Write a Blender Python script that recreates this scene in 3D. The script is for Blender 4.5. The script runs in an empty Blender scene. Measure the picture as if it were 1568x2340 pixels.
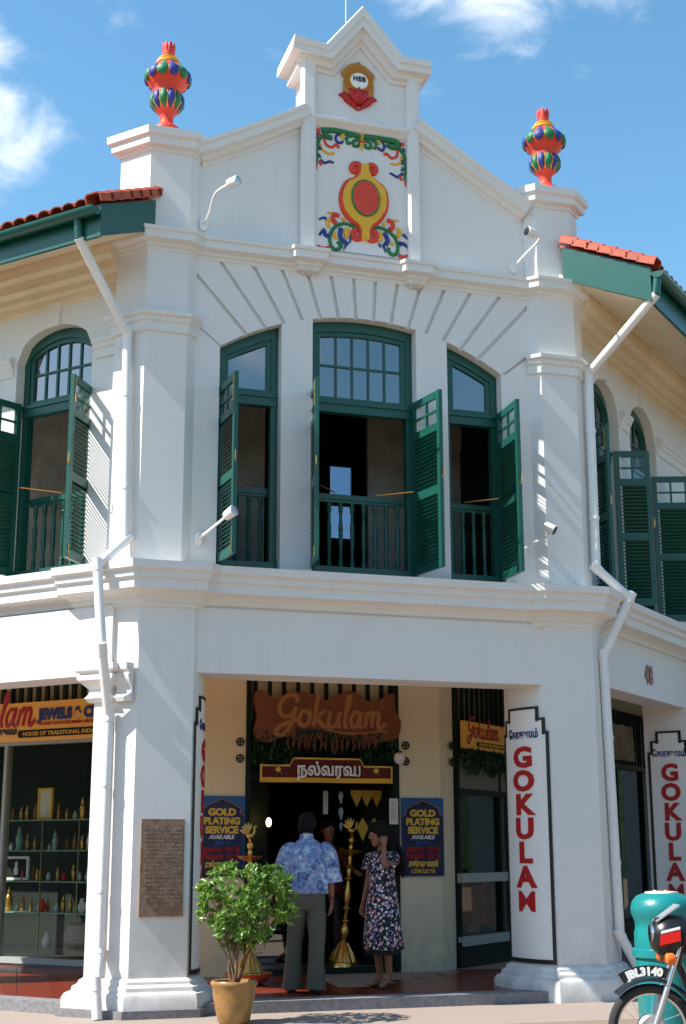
import bpy, bmesh, math, random
from mathutils import Vector, Matrix
from math import sin, cos, pi, radians, sqrt, atan2
random.seed(7)
scene = bpy.context.scene
COL = scene.collection

# ------------------------------------------------------------------ camera
YAW, PITCH, ROLL = radians(17.75), radians(13.55), radians(-0.1)
fwd = Vector((sin(YAW)*cos(PITCH), cos(YAW)*cos(PITCH), sin(PITCH)))
rgt = Vector((cos(YAW), -sin(YAW), 0)); upv = rgt.cross(fwd)
r2 = rgt*cos(ROLL)+upv*sin(ROLL); u2 = upv*cos(ROLL)-rgt*sin(ROLL)
cd = bpy.data.cameras.new('camera'); cam = bpy.data.objects.new('camera', cd); COL.objects.link(cam)
M = Matrix((r2, u2, -fwd)).transposed().to_4x4(); M.translation = (-4.57, -13.45, 1.48)
cam.matrix_world = M
cd.sensor_fit = 'VERTICAL'; cd.sensor_height = 36; cd.sensor_width = 24
cd.lens = 3200/2340*36; cd.clip_end = 5000; cd.clip_start = .1
scene.camera = cam

# ------------------------------------------------------------------ world, sun, exposure
SUN_EL = radians(47.5); SUN_AZ = radians(2.5)       # the sun stands at -X, grazing the chamfered front
world = bpy.data.worlds.new("World"); scene.world = world; world.use_nodes = True
nt = world.node_tree; N = nt.nodes; L = nt.links
for n in list(N): N.remove(n)
wo = N.new('ShaderNodeOutputWorld'); bg = N.new('ShaderNodeBackground')
sky = N.new('ShaderNodeTexSky'); sky.sky_type = 'NISHITA'; sky.sun_disc = False
sky.sun_elevation = SUN_EL; sky.sun_rotation = radians(270); sky.air_density = 1.15; sky.dust_density = .35; sky.ozone_density = 1.6
bg.inputs['Strength'].default_value = .13
# soft cumulus: noise over the sky directions, gathered into a few banks
tc = N.new('ShaderNodeTexCoord')
mp = N.new('ShaderNodeMapping'); mp.inputs['Scale'].default_value = (1, 1, 1.7); L.new(tc.outputs['Generated'], mp.inputs[0])
nz = N.new('ShaderNodeTexNoise'); nz.inputs['Scale'].default_value = 13; nz.inputs['Detail'].default_value = 11; nz.inputs['Roughness'].default_value = .60; nz.inputs['Distortion'].default_value = .35
L.new(mp.outputs[0], nz.inputs['Vector'])
def dirblob(az, el, rad):
    d = Vector((sin(radians(az))*cos(radians(el)), cos(radians(az))*cos(radians(el)), sin(radians(el))))
    vm = N.new('ShaderNodeVectorMath'); vm.operation = 'DISTANCE'; vm.inputs[1].default_value = d
    L.new(tc.outputs['Generated'], vm.inputs[0])
    mr = N.new('ShaderNodeMapRange'); mr.inputs[1].default_value = 0; mr.inputs[2].default_value = rad
    mr.inputs[3].default_value = 1; mr.inputs[4].default_value = 0; L.new(vm.outputs['Value'], mr.inputs[0]); return mr.outputs[0]
blobs = [dirblob(*b) for b in ((.6, 28.2, .085), (1.2, 31, .05), (-4, 26, .11), (25, 35.2, .085), (21.5, 36, .07), (29, 34.8, .075), (2.5, 20.5, .06), (60, 30, .16), (-50, 24, .2), (110, 33, .2), (170, 28, .24), (230, 36, .2), (-95, 20, .2))]
acc = blobs[0]
for b in blobs[1:]:
    mx = N.new('ShaderNodeMath'); mx.operation = 'MAXIMUM'; L.new(acc, mx.inputs[0]); L.new(b, mx.inputs[1]); acc = mx.outputs[0]
ad = N.new('ShaderNodeMath'); ad.operation = 'MULTIPLY_ADD'; L.new(nz.outputs['Fac'], ad.inputs[0]); ad.inputs[1].default_value = 2.0; ad.inputs[2].default_value = -1.07
sm = N.new('ShaderNodeMath'); sm.operation = 'ADD'; L.new(acc, sm.inputs[0]); L.new(ad.outputs[0], sm.inputs[1])
cm = N.new('ShaderNodeMapRange'); cm.interpolation_type = 'SMOOTHSTEP'; cm.inputs[1].default_value = .12; cm.inputs[2].default_value = 1.05; cm.inputs[4].default_value = .9
L.new(sm.outputs[0], cm.inputs[0])
hs = N.new('ShaderNodeHueSaturation'); hs.inputs['Saturation'].default_value = 1.2; hs.inputs['Hue'].default_value = .487; L.new(sky.outputs[0], hs.inputs['Color'])
mixc = N.new('ShaderNodeMix'); mixc.data_type = 'RGBA'; L.new(cm.outputs[0], mixc.inputs[0]); L.new(hs.outputs[0], mixc.inputs[6])
mixc.inputs[7].default_value = (6.6, 6.7, 6.8, 1)
L.new(mixc.outputs[2], bg.inputs[0]); L.new(bg.outputs[0], wo.inputs[0])

sd = bpy.data.lights.new('sun', 'SUN'); sd.energy = 5; sd.angle = radians(.53); sd.color = (1, .955, .88)
so = bpy.data.objects.new('sun', sd); COL.objects.link(so)
sv = Vector((-cos(SUN_EL)*cos(SUN_AZ), -cos(SUN_EL)*sin(SUN_AZ), sin(SUN_EL)))
so.rotation_euler = sv.to_track_quat('Z', 'Y').to_euler(); so.location = (-20, -10, 25)
vs = scene.view_settings; vs.view_transform = 'Standard'; vs.look = 'None'; vs.exposure = .82; vs.gamma = 1; vs.use_curve_mapping = False
scene.render.engine = 'CYCLES'
scene.cycles.max_bounces = 8; scene.cycles.diffuse_bounces = 5; scene.cycles.transparent_max_bounces = 16

# ------------------------------------------------------------------ materials
def mat(name, col, rough=.6, metal=0, ior=None, emis=None, noise=None, bump=None, spec=None, coat=None, trans=None):
    """noise=(scale, amount, colour2); bump=(scale, strength)"""
    m = bpy.data.materials.new(name); m.use_nodes = True
    t = m.node_tree; b = t.nodes['Principled BSDF']
    b.inputs['Base Color'].default_value = (*col, 1); b.inputs['Roughness'].default_value = rough; b.inputs['Metallic'].default_value = metal
    if ior: b.inputs['IOR'].default_value = ior
    if coat: b.inputs['Coat Weight'].default_value = coat; b.inputs['Coat Roughness'].default_value = .12
    if trans: b.inputs['Transmission Weight'].default_value = trans
    if emis: b.inputs['Emission Color'].default_value = (*emis[0], 1); b.inputs['Emission Strength'].default_value = emis[1]
    tcn = None
    if noise or bump:
        tcn = t.nodes.new('ShaderNodeNewGeometry')
    if noise:
        nn = t.nodes.new('ShaderNodeTexNoise'); nn.inputs['Scale'].default_value = noise[0]; nn.inputs['Detail'].default_value = 6; nn.inputs['Roughness'].default_value = .65
        t.links.new(tcn.outputs['Position'], nn.inputs['Vector'])
        mr = t.nodes.new('ShaderNodeMapRange'); mr.inputs[1].default_value = .42; mr.inputs[2].default_value = .72; mr.inputs[4].default_value = noise[1]
        t.links.new(nn.outputs['Fac'], mr.inputs[0])
        mx = t.nodes.new('ShaderNodeMix'); mx.data_type = 'RGBA'; mx.inputs[6].default_value = (*col, 1); mx.inputs[7].default_value = (*noise[2], 1)
        t.links.new(mr.outputs[0], mx.inputs[0]); t.links.new(mx.outputs[2], b.inputs['Base Color'])
    if bump:
        n2 = t.nodes.new('ShaderNodeTexNoise'); n2.inputs['Scale'].default_value = bump[0]; n2.inputs['Detail'].default_value = 5
        t.links.new(tcn.outputs['Position'], n2.inputs['Vector'])
        bp = t.nodes.new('ShaderNodeBump'); bp.inputs['Strength'].default_value = bump[1]; bp.inputs['Distance'].default_value = .01
        t.links.new(n2.outputs['Fac'], bp.inputs['Height']); t.links.new(bp.outputs[0], b.inputs['Normal'])
    return m

def stucco_mat(name, col, stain, grime):
    m = mat(name, col, .75, bump=(140, .12))
    t = m.node_tree; b = t.nodes['Principled BSDF']; g = t.nodes.new('ShaderNodeNewGeometry')
    # blotches plus vertical run-off streaks
    def ns(scale, vec, detail=5):
        mp = t.nodes.new('ShaderNodeMapping'); mp.inputs['Scale'].default_value = vec; t.links.new(g.outputs['Position'], mp.inputs[0])
        n = t.nodes.new('ShaderNodeTexNoise'); n.inputs['Scale'].default_value = scale; n.inputs['Detail'].default_value = detail; n.inputs['Roughness'].default_value = .62
        t.links.new(mp.outputs[0], n.inputs['Vector']); return n.outputs['Fac']
    def rng(s, a, bb, o):
        r = t.nodes.new('ShaderNodeMapRange'); r.inputs[1].default_value = a; r.inputs[2].default_value = bb; r.inputs[4].default_value = o; t.links.new(s, r.inputs[0]); return r.outputs[0]
    f1 = rng(ns(1.1, (1, 1, 1)), .42, .75, stain); f2 = rng(ns(3.2, (3, 3, .22)), .5, .8, stain*1.1); f3 = rng(ns(9, (1, 1, .8), 8), .5, .75, stain*.6)
    def mix(fac, a, bcol):
        x = t.nodes.new('ShaderNodeMix'); x.data_type = 'RGBA'; t.links.new(fac, x.inputs[0])
        if isinstance(a, tuple): x.inputs[6].default_value = a
        else: t.links.new(a, x.inputs[6])
        x.inputs[7].default_value = bcol; return x.outputs[2]
    c = mix(f1, (*col, 1), (col[0]*.8, col[1]*.8, col[2]*.8, 1)); c = mix(f2, c, (*grime, 1)); c = mix(f3, c, (col[0]*.72, col[1]*.73, col[2]*.74, 1))
    # splash dirt close to the ground, broken up by noise
    sx = t.nodes.new('ShaderNodeSeparateXYZ'); t.links.new(g.outputs['Position'], sx.inputs[0])
    r = t.nodes.new('ShaderNodeMapRange'); r.inputs[1].default_value = 1.0; r.inputs[2].default_value = 0.02; r.inputs[4].default_value = .9; t.links.new(sx.outputs['Z'], r.inputs[0])
    mu = t.nodes.new('ShaderNodeMath'); mu.operation = 'MULTIPLY'; t.links.new(r.outputs[0], mu.inputs[0]); t.links.new(rng(ns(5, (1, 1, .7), 8), .38, .7, .8), mu.inputs[1])
    c = mix(mu.outputs[0], c, (.36, .34, .31, 1))
    t.links.new(c, b.inputs['Base Color']); return m

STUCCO = stucco_mat('white_stucco', (.74, .715, .69), .20, (.60, .55, .46))
PIPEW = mat('white_pipe_paint', (.80, .78, .76), .4, noise=(3, .4, (.66, .63, .58)))
CREAM = mat('cream_bounce_tint', (.82, .66, .41), .7, noise=(1.5, .5, (.74, .57, .34)), bump=(120, .1))  # cream with the floor's warm bounce light mixed into the colour
SOFFIT = mat('warm_bounce_soffit', (.77, .66, .49), .8, noise=(1.2, .7, (.62, .49, .32)))  # tan of the ground's bounce light is put into this colour
GREYIN = mat('old_grey_plaster', (.33, .31, .27), .85, noise=(2.2, .9, (.60, .58, .54)))
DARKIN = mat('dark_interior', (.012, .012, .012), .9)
GREEN = mat('dark_green_gloss_paint', (.007, .080, .058), .34, noise=(6, .5, (.012, .055, .042)), bump=(60, .05))
FASCIA = mat('green_fascia_paint', (.008, .085, .066), .3, noise=(5, .4, (.012, .062, .05)))
GLASS = mat('window_glass', (.012, .018, .03), .04, ior=3.0, bump=(3, .04))
LIGHTGLASS = None
TERRA = mat('terracotta', (.46, .075, .028), .55, noise=(4, .75, (.22, .045, .025)), bump=(40, .2))
TILE = mat('red_clay_floor_tile', (.21, .033, .016), .27, noise=(7, .6, (.13, .024, .013)), bump=(30, .05))
GROUT = mat('floor_grout', (.30, .24, .20), .85)
GRANITE = mat('kerb_granite', (.22, .215, .22), .8, noise=(18, .8, (.10, .10, .11)), bump=(60, .3))
ROAD = mat('pale_concrete_paving', (.47, .425, .375), .9, noise=(2.5, .8, (.33, .30, .27)), bump=(45, .25))
BLACK = mat('black_paint', (.012, .012, .013), .35)
DKFRAME = mat('dark_green_joinery', (.006, .016, .012), .6); DKFRAME.node_tree.nodes['Principled BSDF'].inputs['Specular IOR Level'].default_value = .2
BRASS = mat('brass', (.78, .44, .12), .28, .9, noise=(30, .4, (.45, .22, .05)))
RED = mat('red_orange_paint', (.70, .05, .02), .58, noise=(9, .7, (.55, .035, .014)))
CRIM = mat('crimson_paint', (.47, .008, .010), .45)
YEL = mat('yellow_paint', (.78, .42, .02), .55, noise=(9, .7, (.68, .33, .01)))
BLUE = mat('royal_blue_paint', (.018, .032, .22), .55, noise=(20, .6, (.04, .06, .20)))
LEAFG = mat('emerald_paint', (.006, .16, .045), .55, noise=(20, .6, (.03, .13, .06)))
OCHRE = mat('ochre_paint', (.46, .19, .025), .55)
WHITE = mat('white_enamel', (.82, .82, .80), .4)
LETTERRED = mat('sign_letter_red', (.42, .006, .008), .4)
NAVY = mat('navy_letter', (.018, .03, .16), .5)
DARKBLUE = mat('board_navy', (.010, .016, .06), .35)
SKYBLUE = mat('board_blue', (.02, .10, .30), .35)
GOLD = mat('gold_letter', (.78, .48, .05), .4)
WOOD = mat('carved_brown_wood', (.21, .058, .018), .45, noise=(7, .7, (.12, .03, .01)), bump=(30, .25))
WOODL = mat('carved_light_wood', (.38, .155, .055), .45, bump=(40, .15))
MAROON = mat('maroon_velvet', (.11, .008, .008), .8)
ORANGE = mat('orange_signboard', (.92, .47, .085), .45, noise=(2, .4, (.82, .34, .04)))
PALEGREY = mat('pale_grey_frame', (.34, .38, .36), .35)
METAL = mat('galvanised_metal', (.55, .56, .57), .35, .8)
CHROME = mat('chrome', (.75, .75, .76), .12, 1)
RUBBER = mat('tyre_rubber', (.02, .02, .02), .75, bump=(80, .2))
BPLAST = mat('black_plastic', (.010, .010, .011), .3)
TEAL = mat('teal_fibreglass', (.006, .20, .20), .34, noise=(5, .6, (.012, .14, .15)))
AMBER = mat('amber_lens', (.85, .16, .02), .2)
BIKERED = mat('red_bike_paint', (.62, .015, .012), .2)
POT = mat('glazed_ochre_pot', (.33, .18, .055), .3, noise=(14, .8, (.20, .095, .025)), bump=(12, .06))
SOIL = mat('potting_soil', (.06, .035, .02), .95, bump=(60, .5))
BARK = mat('shrub_bark', (.13, .075, .04), .9, bump=(50, .4))
CARVED = mat('worn_inscription', (.34, .22, .16), .8, noise=(25, .9, (.15, .08, .05)))
PLAQUE = mat('engraved_stone', (.20, .105, .062), .65, noise=(14, .9, (.36, .25, .18)), bump=(35, .3))
SKIN = mat('brown_skin', (.26, .10, .05), .5)
HAIR = mat('black_hair', (.006, .005, .005), .8, bump=(90, .4)); HAIR.node_tree.nodes['Principled BSDF'].inputs['Specular IOR Level'].default_value = .2
TROUSER = mat('taupe_trousers', (.10, .085, .062), .85, bump=(160, .15))
SHOE = mat('black_leather', (.010, .009, .009), .35)
DARKTOP = mat('dark_red_shirt', (.09, .012, .010), .85)
PORCEL = mat('white_porcelain', (.75, .73, .68), .25)
CLOTHO = mat('orange_cloth', (.42, .10, .02), .8, noise=(6, .9, (.10, .10, .03)), bump=(9, .6))
PAPER = mat('paper_notice', (.72, .68, .58), .8)
BULB = mat('lit_lamp_bulb', (.9, .7, .3), .4, emis=((1, .72, .28), 6))

def leaf_mat(name, c1, c2):
    m = mat(name, c1, .32); t = m.node_tree; b = t.nodes['Principled BSDF']
    oi = t.nodes.new('ShaderNodeNewGeometry')
    ra = t.nodes.new('ShaderNodeMix'); ra.data_type = 'RGBA'; ra.inputs[6].default_value = (*c1, 1); ra.inputs[7].default_value = (*c2, 1)
    nn = t.nodes.new('ShaderNodeTexNoise'); nn.inputs['Scale'].default_value = 14; t.links.new(oi.outputs['Position'], nn.inputs['Vector'])
    mr = t.nodes.new('ShaderNodeMapRange'); mr.inputs[1].default_value = .35; mr.inputs[2].default_value = .65; t.links.new(nn.outputs['Fac'], mr.inputs[0])
    t.links.new(mr.outputs[0], ra.inputs[0]); t.links.new(ra.outputs[2], b.inputs['Base Color'])
    b.inputs['Subsurface Weight'].default_value = 0
    tr = t.nodes.new('ShaderNodeBsdfTranslucent'); t.links.new(ra.outputs[2], tr.inputs[0])
    ms = t.nodes.new('ShaderNodeMixShader'); ms.inputs[0].default_value = .35; t.links.new(b.outputs[0], ms.inputs[1]); t.links.new(tr.outputs[0], ms.inputs[2])
    t.links.new(ms.outputs[0], t.nodes['Material Output'].inputs[0]); return m
LEAF = leaf_mat('shrub_leaf', (.085, .19, .025), (.20, .34, .06))
GARL = leaf_mat('garland_leaf', (.012, .055, .02), (.025, .09, .03))
GARLB = mat('dried_leaf_strands', (.10, .035, .018), .8)

def clear_glass(name, refl, tint=(1, 1, 1)):
    m = bpy.data.materials.new(name); m.use_nodes = True; t = m.node_tree
    for n in list(t.nodes): t.nodes.remove(n)
    o = t.nodes.new('ShaderNodeOutputMaterial'); a = t.nodes.new('ShaderNodeBsdfTransparent'); a.inputs[0].default_value = (*tint, 1)
    g = t.nodes.new('ShaderNodeBsdfGlossy'); g.inputs['Roughness'].default_value = .01
    f0 = ((refl-1)/(refl+1))**2
    lw = t.nodes.new('ShaderNodeLayerWeight'); pw = t.nodes.new('ShaderNodeMath'); pw.operation = 'POWER'; pw.inputs[1].default_value = 5; t.links.new(lw.outputs['Facing'], pw.inputs[0])
    fr = t.nodes.new('ShaderNodeMath'); fr.operation = 'MULTIPLY_ADD'; fr.inputs[1].default_value = 1-f0; fr.inputs[2].default_value = f0; t.links.new(pw.outputs[0], fr.inputs[0])
    x = t.nodes.new('ShaderNodeMixShader'); t.links.new(fr.outputs[0], x.inputs[0]); t.links.new(a.outputs[0], x.inputs[1]); t.links.new(g.outputs[0], x.inputs[2]); t.links.new(x.outputs[0], o.inputs[0])
    return m
CLEAR = clear_glass('clear_glass', 1.5, (.92, .95, .94))
SHOPGLASS = clear_glass('shop_glass', 1.25, (.90, .93, .91)); SKYGLASS = clear_glass('grey_tinted_glass', 1.3, (.45, .50, .58))
DOORGLASS = clear_glass('reflective_door_glass', 3.2, (.15, .16, .16))

def pattern_mat(name, kind):
    m = mat(name, (.5, .5, .5), .85); t = m.node_tree; b = t.nodes['Principled BSDF']; g = t.nodes.new('ShaderNodeTexCoord')
    if kind == 'dress':
        cur = None
        base = (.008, .008, .011, 1)
        for sc, th, colr, off in ((17, .36, (.62, .22, .26, 1), 0), (24, .34, (.72, .66, .70, 1), 3.1), (30, .30, (.22, .24, .48, 1), 6.3), (26, .25, (.10, .16, .08, 1), 9.7)):
            mp = t.nodes.new('ShaderNodeMapping'); mp.inputs['Location'].default_value = (off, off*.7, off*.3); t.links.new(g.outputs['Object'], mp.inputs[0])
            wn = t.nodes.new('ShaderNodeTexNoise'); wn.inputs['Scale'].default_value = 40; t.links.new(mp.outputs[0], wn.inputs['Vector'])
            va = t.nodes.new('ShaderNodeVectorMath'); va.operation = 'MULTIPLY_ADD'; va.inputs[1].default_value = (.035,)*3; t.links.new(wn.outputs['Color'], va.inputs[0]); t.links.new(mp.outputs[0], va.inputs[2])
            v = t.nodes.new('ShaderNodeTexVoronoi'); v.inputs['Scale'].default_value = sc; t.links.new(va.outputs[0], v.inputs['Vector'])
            r = t.nodes.new('ShaderNodeMapRange'); r.inputs[1].default_value = th; r.inputs[2].default_value = th-.06; t.links.new(v.outputs['Distance'], r.inputs[0])
            x = t.nodes.new('ShaderNodeMix'); x.data_type = 'RGBA'; t.links.new(r.outputs[0], x.inputs[0])
            if cur is None: x.inputs[6].default_value = base
            else: t.links.new(cur, x.inputs[6])
            x.inputs[7].default_value = colr; cur = x.outputs[2]
        t.links.new(cur, b.inputs['Base Color'])
    else:
        v = t.nodes.new('ShaderNodeTexVoronoi'); v.inputs['Scale'].default_value = 11; v.distance = 'CHEBYCHEV'; t.links.new(g.outputs['Object'], v.inputs['Vector'])
        n = t.nodes.new('ShaderNodeTexNoise'); n.inputs['Scale'].default_value = 26; n.inputs['Detail'].default_value = 4; t.links.new(g.outputs['Object'], n.inputs['Vector'])
        sp = t.nodes.new('ShaderNodeSeparateColor'); t.links.new(v.outputs['Color'], sp.inputs[0])
        ad = t.nodes.new('ShaderNodeMath'); ad.operation = 'MULTIPLY_ADD'; t.links.new(sp.outputs[0], ad.inputs[0]); ad.inputs[1].default_value = .55
        mm = t.nodes.new('ShaderNodeMath'); mm.operation = 'MULTIPLY_ADD'; t.links.new(n.outputs['Fac'], mm.inputs[0]); mm.inputs[1].default_value = 1.5; mm.inputs[2].default_value = -.5; t.links.new(mm.outputs[0], ad.inputs[2])
        cr = t.nodes.new('ShaderNodeValToRGB'); e = cr.color_ramp.elements
        e[0].position = .0; e[0].color = (.035, .045, .13, 1); e[1].position = 1; e[1].color = (.62, .62, .72, 1)
        for p, c in ((.25, (.10, .12, .30, 1)), (.42, (.16, .30, .50, 1)), (.58, (.30, .24, .44, 1)), (.75, (.30, .46, .60, 1))):
            q = e.new(p); q.color = c
        t.links.new(ad.outputs[0], cr.inputs[0]); t.links.new(cr.outputs[0], b.inputs['Base Color'])
    return m
DRESS = pattern_mat('floral_dress_print', 'dress'); SHIRT = pattern_mat('blue_patterned_print', 'shirt')

# ------------------------------------------------------------------ mesh helpers
class MB:
    def __init__(s): s.v = []; s.f = []
    def add(s, vs, fs, M=None):
        o = len(s.v); s.v += [tuple(M @ Vector(p)) if M else tuple(p) for p in vs]; s.f += [tuple(i+o for i in f) for f in fs]; return s
    def box(s, x0, x1, y0, y1, z0, z1, M=None):
        return s.add([(x0,y0,z0),(x1,y0,z0),(x1,y1,z0),(x0,y1,z0),(x0,y0,z1),(x1,y0,z1),(x1,y1,z1),(x0,y1,z1)],
                     [(0,3,2,1),(4,5,6,7),(0,1,5,4),(1,2,6,5),(2,3,7,6),(3,0,4,7)], M)
    def prism(s, poly, h0, h1, mp=None, M=None):
        """poly 2D; mp(a,b,h)->3D (default horizontal plan)"""
        mp = mp or (lambda a, b, h: (a, b, h)); n = len(poly)
        vs = [mp(a, b, h0) for a, b in poly]+[mp(a, b, h1) for a, b in poly]
        return s.add(vs, [tuple(range(n))[::-1], tuple(range(n, 2*n))]+[(i, (i+1) % n, n+(i+1) % n, n+i) for i in range(n)], M)
    def tube(s, pts, r, n=8, M=None, cap=True, flat=1):
        pts = [Vector(p) for p in pts]; rs = r if isinstance(r, (list, tuple)) else [r]*len(pts); vs = []; up = None
        for i, p in enumerate(pts):
            t = (pts[min(i+1, len(pts)-1)]-pts[max(i-1, 0)]).normalized()
            if up is None:
                up = Vector((0, 0, 1)) if abs(t.z) < .9 else Vector((0, 1, 0))
            a = t.cross(up).normalized(); up = a.cross(t).normalized()
            k = 1
            if 0 < i < len(pts)-1:
                d0 = (pts[i]-pts[i-1]).normalized(); d1 = (pts[i+1]-pts[i]).normalized(); k = 1/max(.5, sqrt(max(.01, (1+d0.dot(d1))/2)))
            for j in range(n):
                q = 2*pi*j/n; vs.append(p+(a*cos(q)+up*sin(q))*rs[i]*(k if k < 1.4 else 1.4))
        m = len(pts); fs = [(i*n+j, i*n+(j+1) % n, (i+1)*n+(j+1) % n, (i+1)*n+j) for i in range(m-1) for j in range(n)]
        if cap: fs += [tuple(range(n))[::-1], tuple(range((m-1)*n, m*n))]
        return s.add(vs, fs, M)
    def lathe(s, prof, n=20, c=(0, 0, 0), M=None, sx=1, sy=1):
        m = len(prof); vs = [(c[0]+r*cos(2*pi*j/n)*sx, c[1]+r*sin(2*pi*j/n)*sy, c[2]+z) for r, z in prof for j in range(n)]
        fs = [(i*n+j, i*n+(j+1) % n, (i+1)*n+(j+1) % n, (i+1)*n+j) for i in range(m-1) for j in range(n)]
        fs += [tuple(range(n))[::-1], tuple(range((m-1)*n, m*n))]
        return s.add(vs, fs, M)
    def sweep(s, path, prof, closed=False, mp=None, M=None):
        """path 2D travelled left to right, profile (out, h) closed loop; outward = right-hand side"""
        mp = mp or (lambda a, b, h: (a, b, h)); n = len(path); k = len(prof); offs = []
        for i in range(n):
            ns = []
            for a, b in (((i-1) % n, i), (i, (i+1) % n)):
                if not closed and (i == 0 and b == i or i == n-1 and a == i): continue
                d = Vector(path[b])-Vector(path[a]); d.normalize(); ns.append(Vector((d.y, -d.x)))
            q = ns[0] if len(ns) == 1 else (ns[0]+ns[1])
            if len(ns) == 2: q = q/max(.25, (1+ns[0].dot(ns[1])))
            offs.append(q)
        vs = [mp(path[i][0]+offs[i].x*o, path[i][1]+offs[i].y*o, h) for i in range(n) for o, h in prof]
        fs = [(i*k+j, i*k+(j+1) % k, ((i+1) % n)*k+(j+1) % k, ((i+1) % n)*k+j) for i in range(n if closed else n-1) for j in range(k)]
        if not closed: fs += [tuple(range(k)), tuple(range((n-1)*k, n*k))[::-1]]
        return s.add(vs, fs, M)
    def loft(s, rings, n=16, M=None):
        """rings: (centre, ax, ay) with ax, ay half-axis vectors"""
        vs = []
        for c, ax, ay in rings:
            c = Vector(c); ax = Vector(ax); ay = Vector(ay)
            for j in range(n):
                q = 2*pi*j/n; vs.append(c+ax*cos(q)+ay*sin(q))
        m = len(rings); fs = [(i*n+j, i*n+(j+1) % n, (i+1)*n+(j+1) % n, (i+1)*n+j) for i in range(m-1) for j in range(n)]
        fs += [tuple(range(n))[::-1], tuple(range((m-1)*n, m*n))]
        return s.add(vs, fs, M)
    def mesh(s, name, m, smooth=False, ang=35):
        me = bpy.data.meshes.new(name); me.from_pydata([tuple(v) for v in s.v], [], s.f); me.update()
        bm = bmesh.new(); bm.from_mesh(me); bmesh.ops.recalc_face_normals(bm, faces=bm.faces); bm.to_mesh(me); bm.free()
        if m: me.materials.append(m)
        if smooth:
            me.shade_smooth(); me.set_sharp_from_angle(angle=radians(ang))
        return me
    def build(s, name, m, parent=None, smooth=False, ang=35, M=None):
        return place(name, s.mesh(name, m, smooth, ang), parent, M)

def place(name, me, parent=None, M=None, label=None):
    o = bpy.data.objects.new(name, me); COL.objects.link(o)
    if parent: o.parent = parent
    if M is not None: o.matrix_basis = M
    if label: o['label'] = label
    return o
def thing(name, label, cat, loc=(0, 0, 0), group=None, M=None):
    o = bpy.data.objects.new(name, None); COL.objects.link(o); o.empty_display_size = .1
    if M is not None: o.matrix_basis = M
    else: o.location = loc
    o['label'] = label; o['category'] = cat
    if group: o['group'] = group
    return o
def tag(o, label, cat, group=None):
    o['label'] = label; o['category'] = cat
    if group: o['group'] = group
    return o
T = Matrix.Translation
def RZ(a): return Matrix.Rotation(a, 4, 'Z')
def smooth_path(pts, k=6, closed=False):
    pts = [Vector(p) for p in pts]; n = len(pts); out = []
    for i in range(n if closed else n-1):
        if closed: p0, p1, p2, p3 = pts[i-1], pts[i], pts[(i+1) % n], pts[(i+2) % n]
        else: p0, p1, p2, p3 = pts[max(i-1, 0)], pts[i], pts[i+1], pts[min(i+2, n-1)]
        for j in range(k):
            t = j/k; out.append(.5*((2*p1)+(p2-p0)*t+(2*p0-5*p1+4*p2-p3)*t*t+(3*p1-p0-3*p2+p3)*t**3))
    if not closed: out.append(pts[-1])
    return out
XZ = lambda a, b, h: (a, h, b)          # plan drawn on a front elevation
def text_mb(body, size, depth=.006, bold=0, shear=0, align='CENTER', space=1, res=3, sx=1):
    c = bpy.data.curves.new('lettering', 'FONT'); c.body = body; c.size = size; c.extrude = depth/2; c.offset = bold; c.shear = shear
    c.align_x = align; c.align_y = 'BOTTOM_BASELINE'; c.space_character = space; c.resolution_u = res
    o = bpy.data.objects.new('lettering', c); COL.objects.link(o)
    me = bpy.data.meshes.new_from_object(o.evaluated_get(bpy.context.evaluated_depsgraph_get()))
    mb = MB(); mb.v = [(v.co.x*sx, -v.co.z, v.co.y) for v in me.vertices]; mb.f = [tuple(p.vertices) for p in me.polygons]
    bpy.data.objects.remove(o); bpy.data.curves.remove(c); bpy.data.meshes.remove(me); return mb
def moved(mb, M):
    mb.v = [tuple(M @ Vector(p)) for p in mb.v]; return mb
SCRIPT = [  # handwritten "Gokulam", x-height .55
 [(.78,.82),(.70,1.05),(.48,1.10),(.24,.95),(.13,.65),(.24,.38),(.48,.33),(.68,.50),(.74,.64),(.69,.30),(.55,-.10),(.32,-.36),(.10,-.28),(.17,-.08),(.46,.08),(.82,.22)],
 [(1.22,.53),(1.0,.50),(.90,.25),(1.02,.02),(1.22,.06),(1.32,.30),(1.22,.53),(1.34,.50)],
 [(1.47,-.02),(1.50,.55),(1.52,1.10)], [(1.86,.56),(1.55,.28),(1.68,.18),(1.88,-.02),(1.98,.05)],
 [(2.06,.54),(2.03,.14),(2.16,-.02),(2.36,.14),(2.42,.54),(2.40,.08),(2.52,.0)],
 [(2.62,.30),(2.74,.80),(2.76,1.08),(2.68,1.05),(2.66,.60),(2.66,.08),(2.78,.0)],
 [(3.20,.52),(2.98,.52),(2.88,.25),(2.98,.0),(3.14,.10),(3.24,.54),(3.22,.08),(3.34,.0)],
 [(3.44,-.02),(3.46,.52),(3.48,.36),(3.60,.55),(3.70,.44),(3.70,-.02),(3.71,.36),(3.84,.55),(3.95,.42),(3.95,.10),(4.05,-.02),(4.22,.16)]]
def script_mb(scale, r, shear=.22, flat=.35):
    mb = MB()
    for st in SCRIPT:
        p = smooth_path([((x+y*shear)*scale, 0, y*scale) for x, y in st], 5)
        k = MB().tube(p, r, 7); mb.add([(x, y*flat, z) for x, y, z in k.v], k.f)
    return mb
GLYPHS = {'G':1}

# frames: u to the right seen from the street, v into the building
ML = T((-2.40, -.10, 0)) @ RZ(radians(-48.5))
MR = T((2.44, -.10, 0)) @ RZ(radians(41.5))
MF = Matrix.Identity(4)
def LW(u, v): p = ML @ Vector((u, v, 0)); return (p.x, p.y)
def RW(u, v): p = MR @ Vector((u, v, 0)); return (p.x, p.y)

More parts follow.
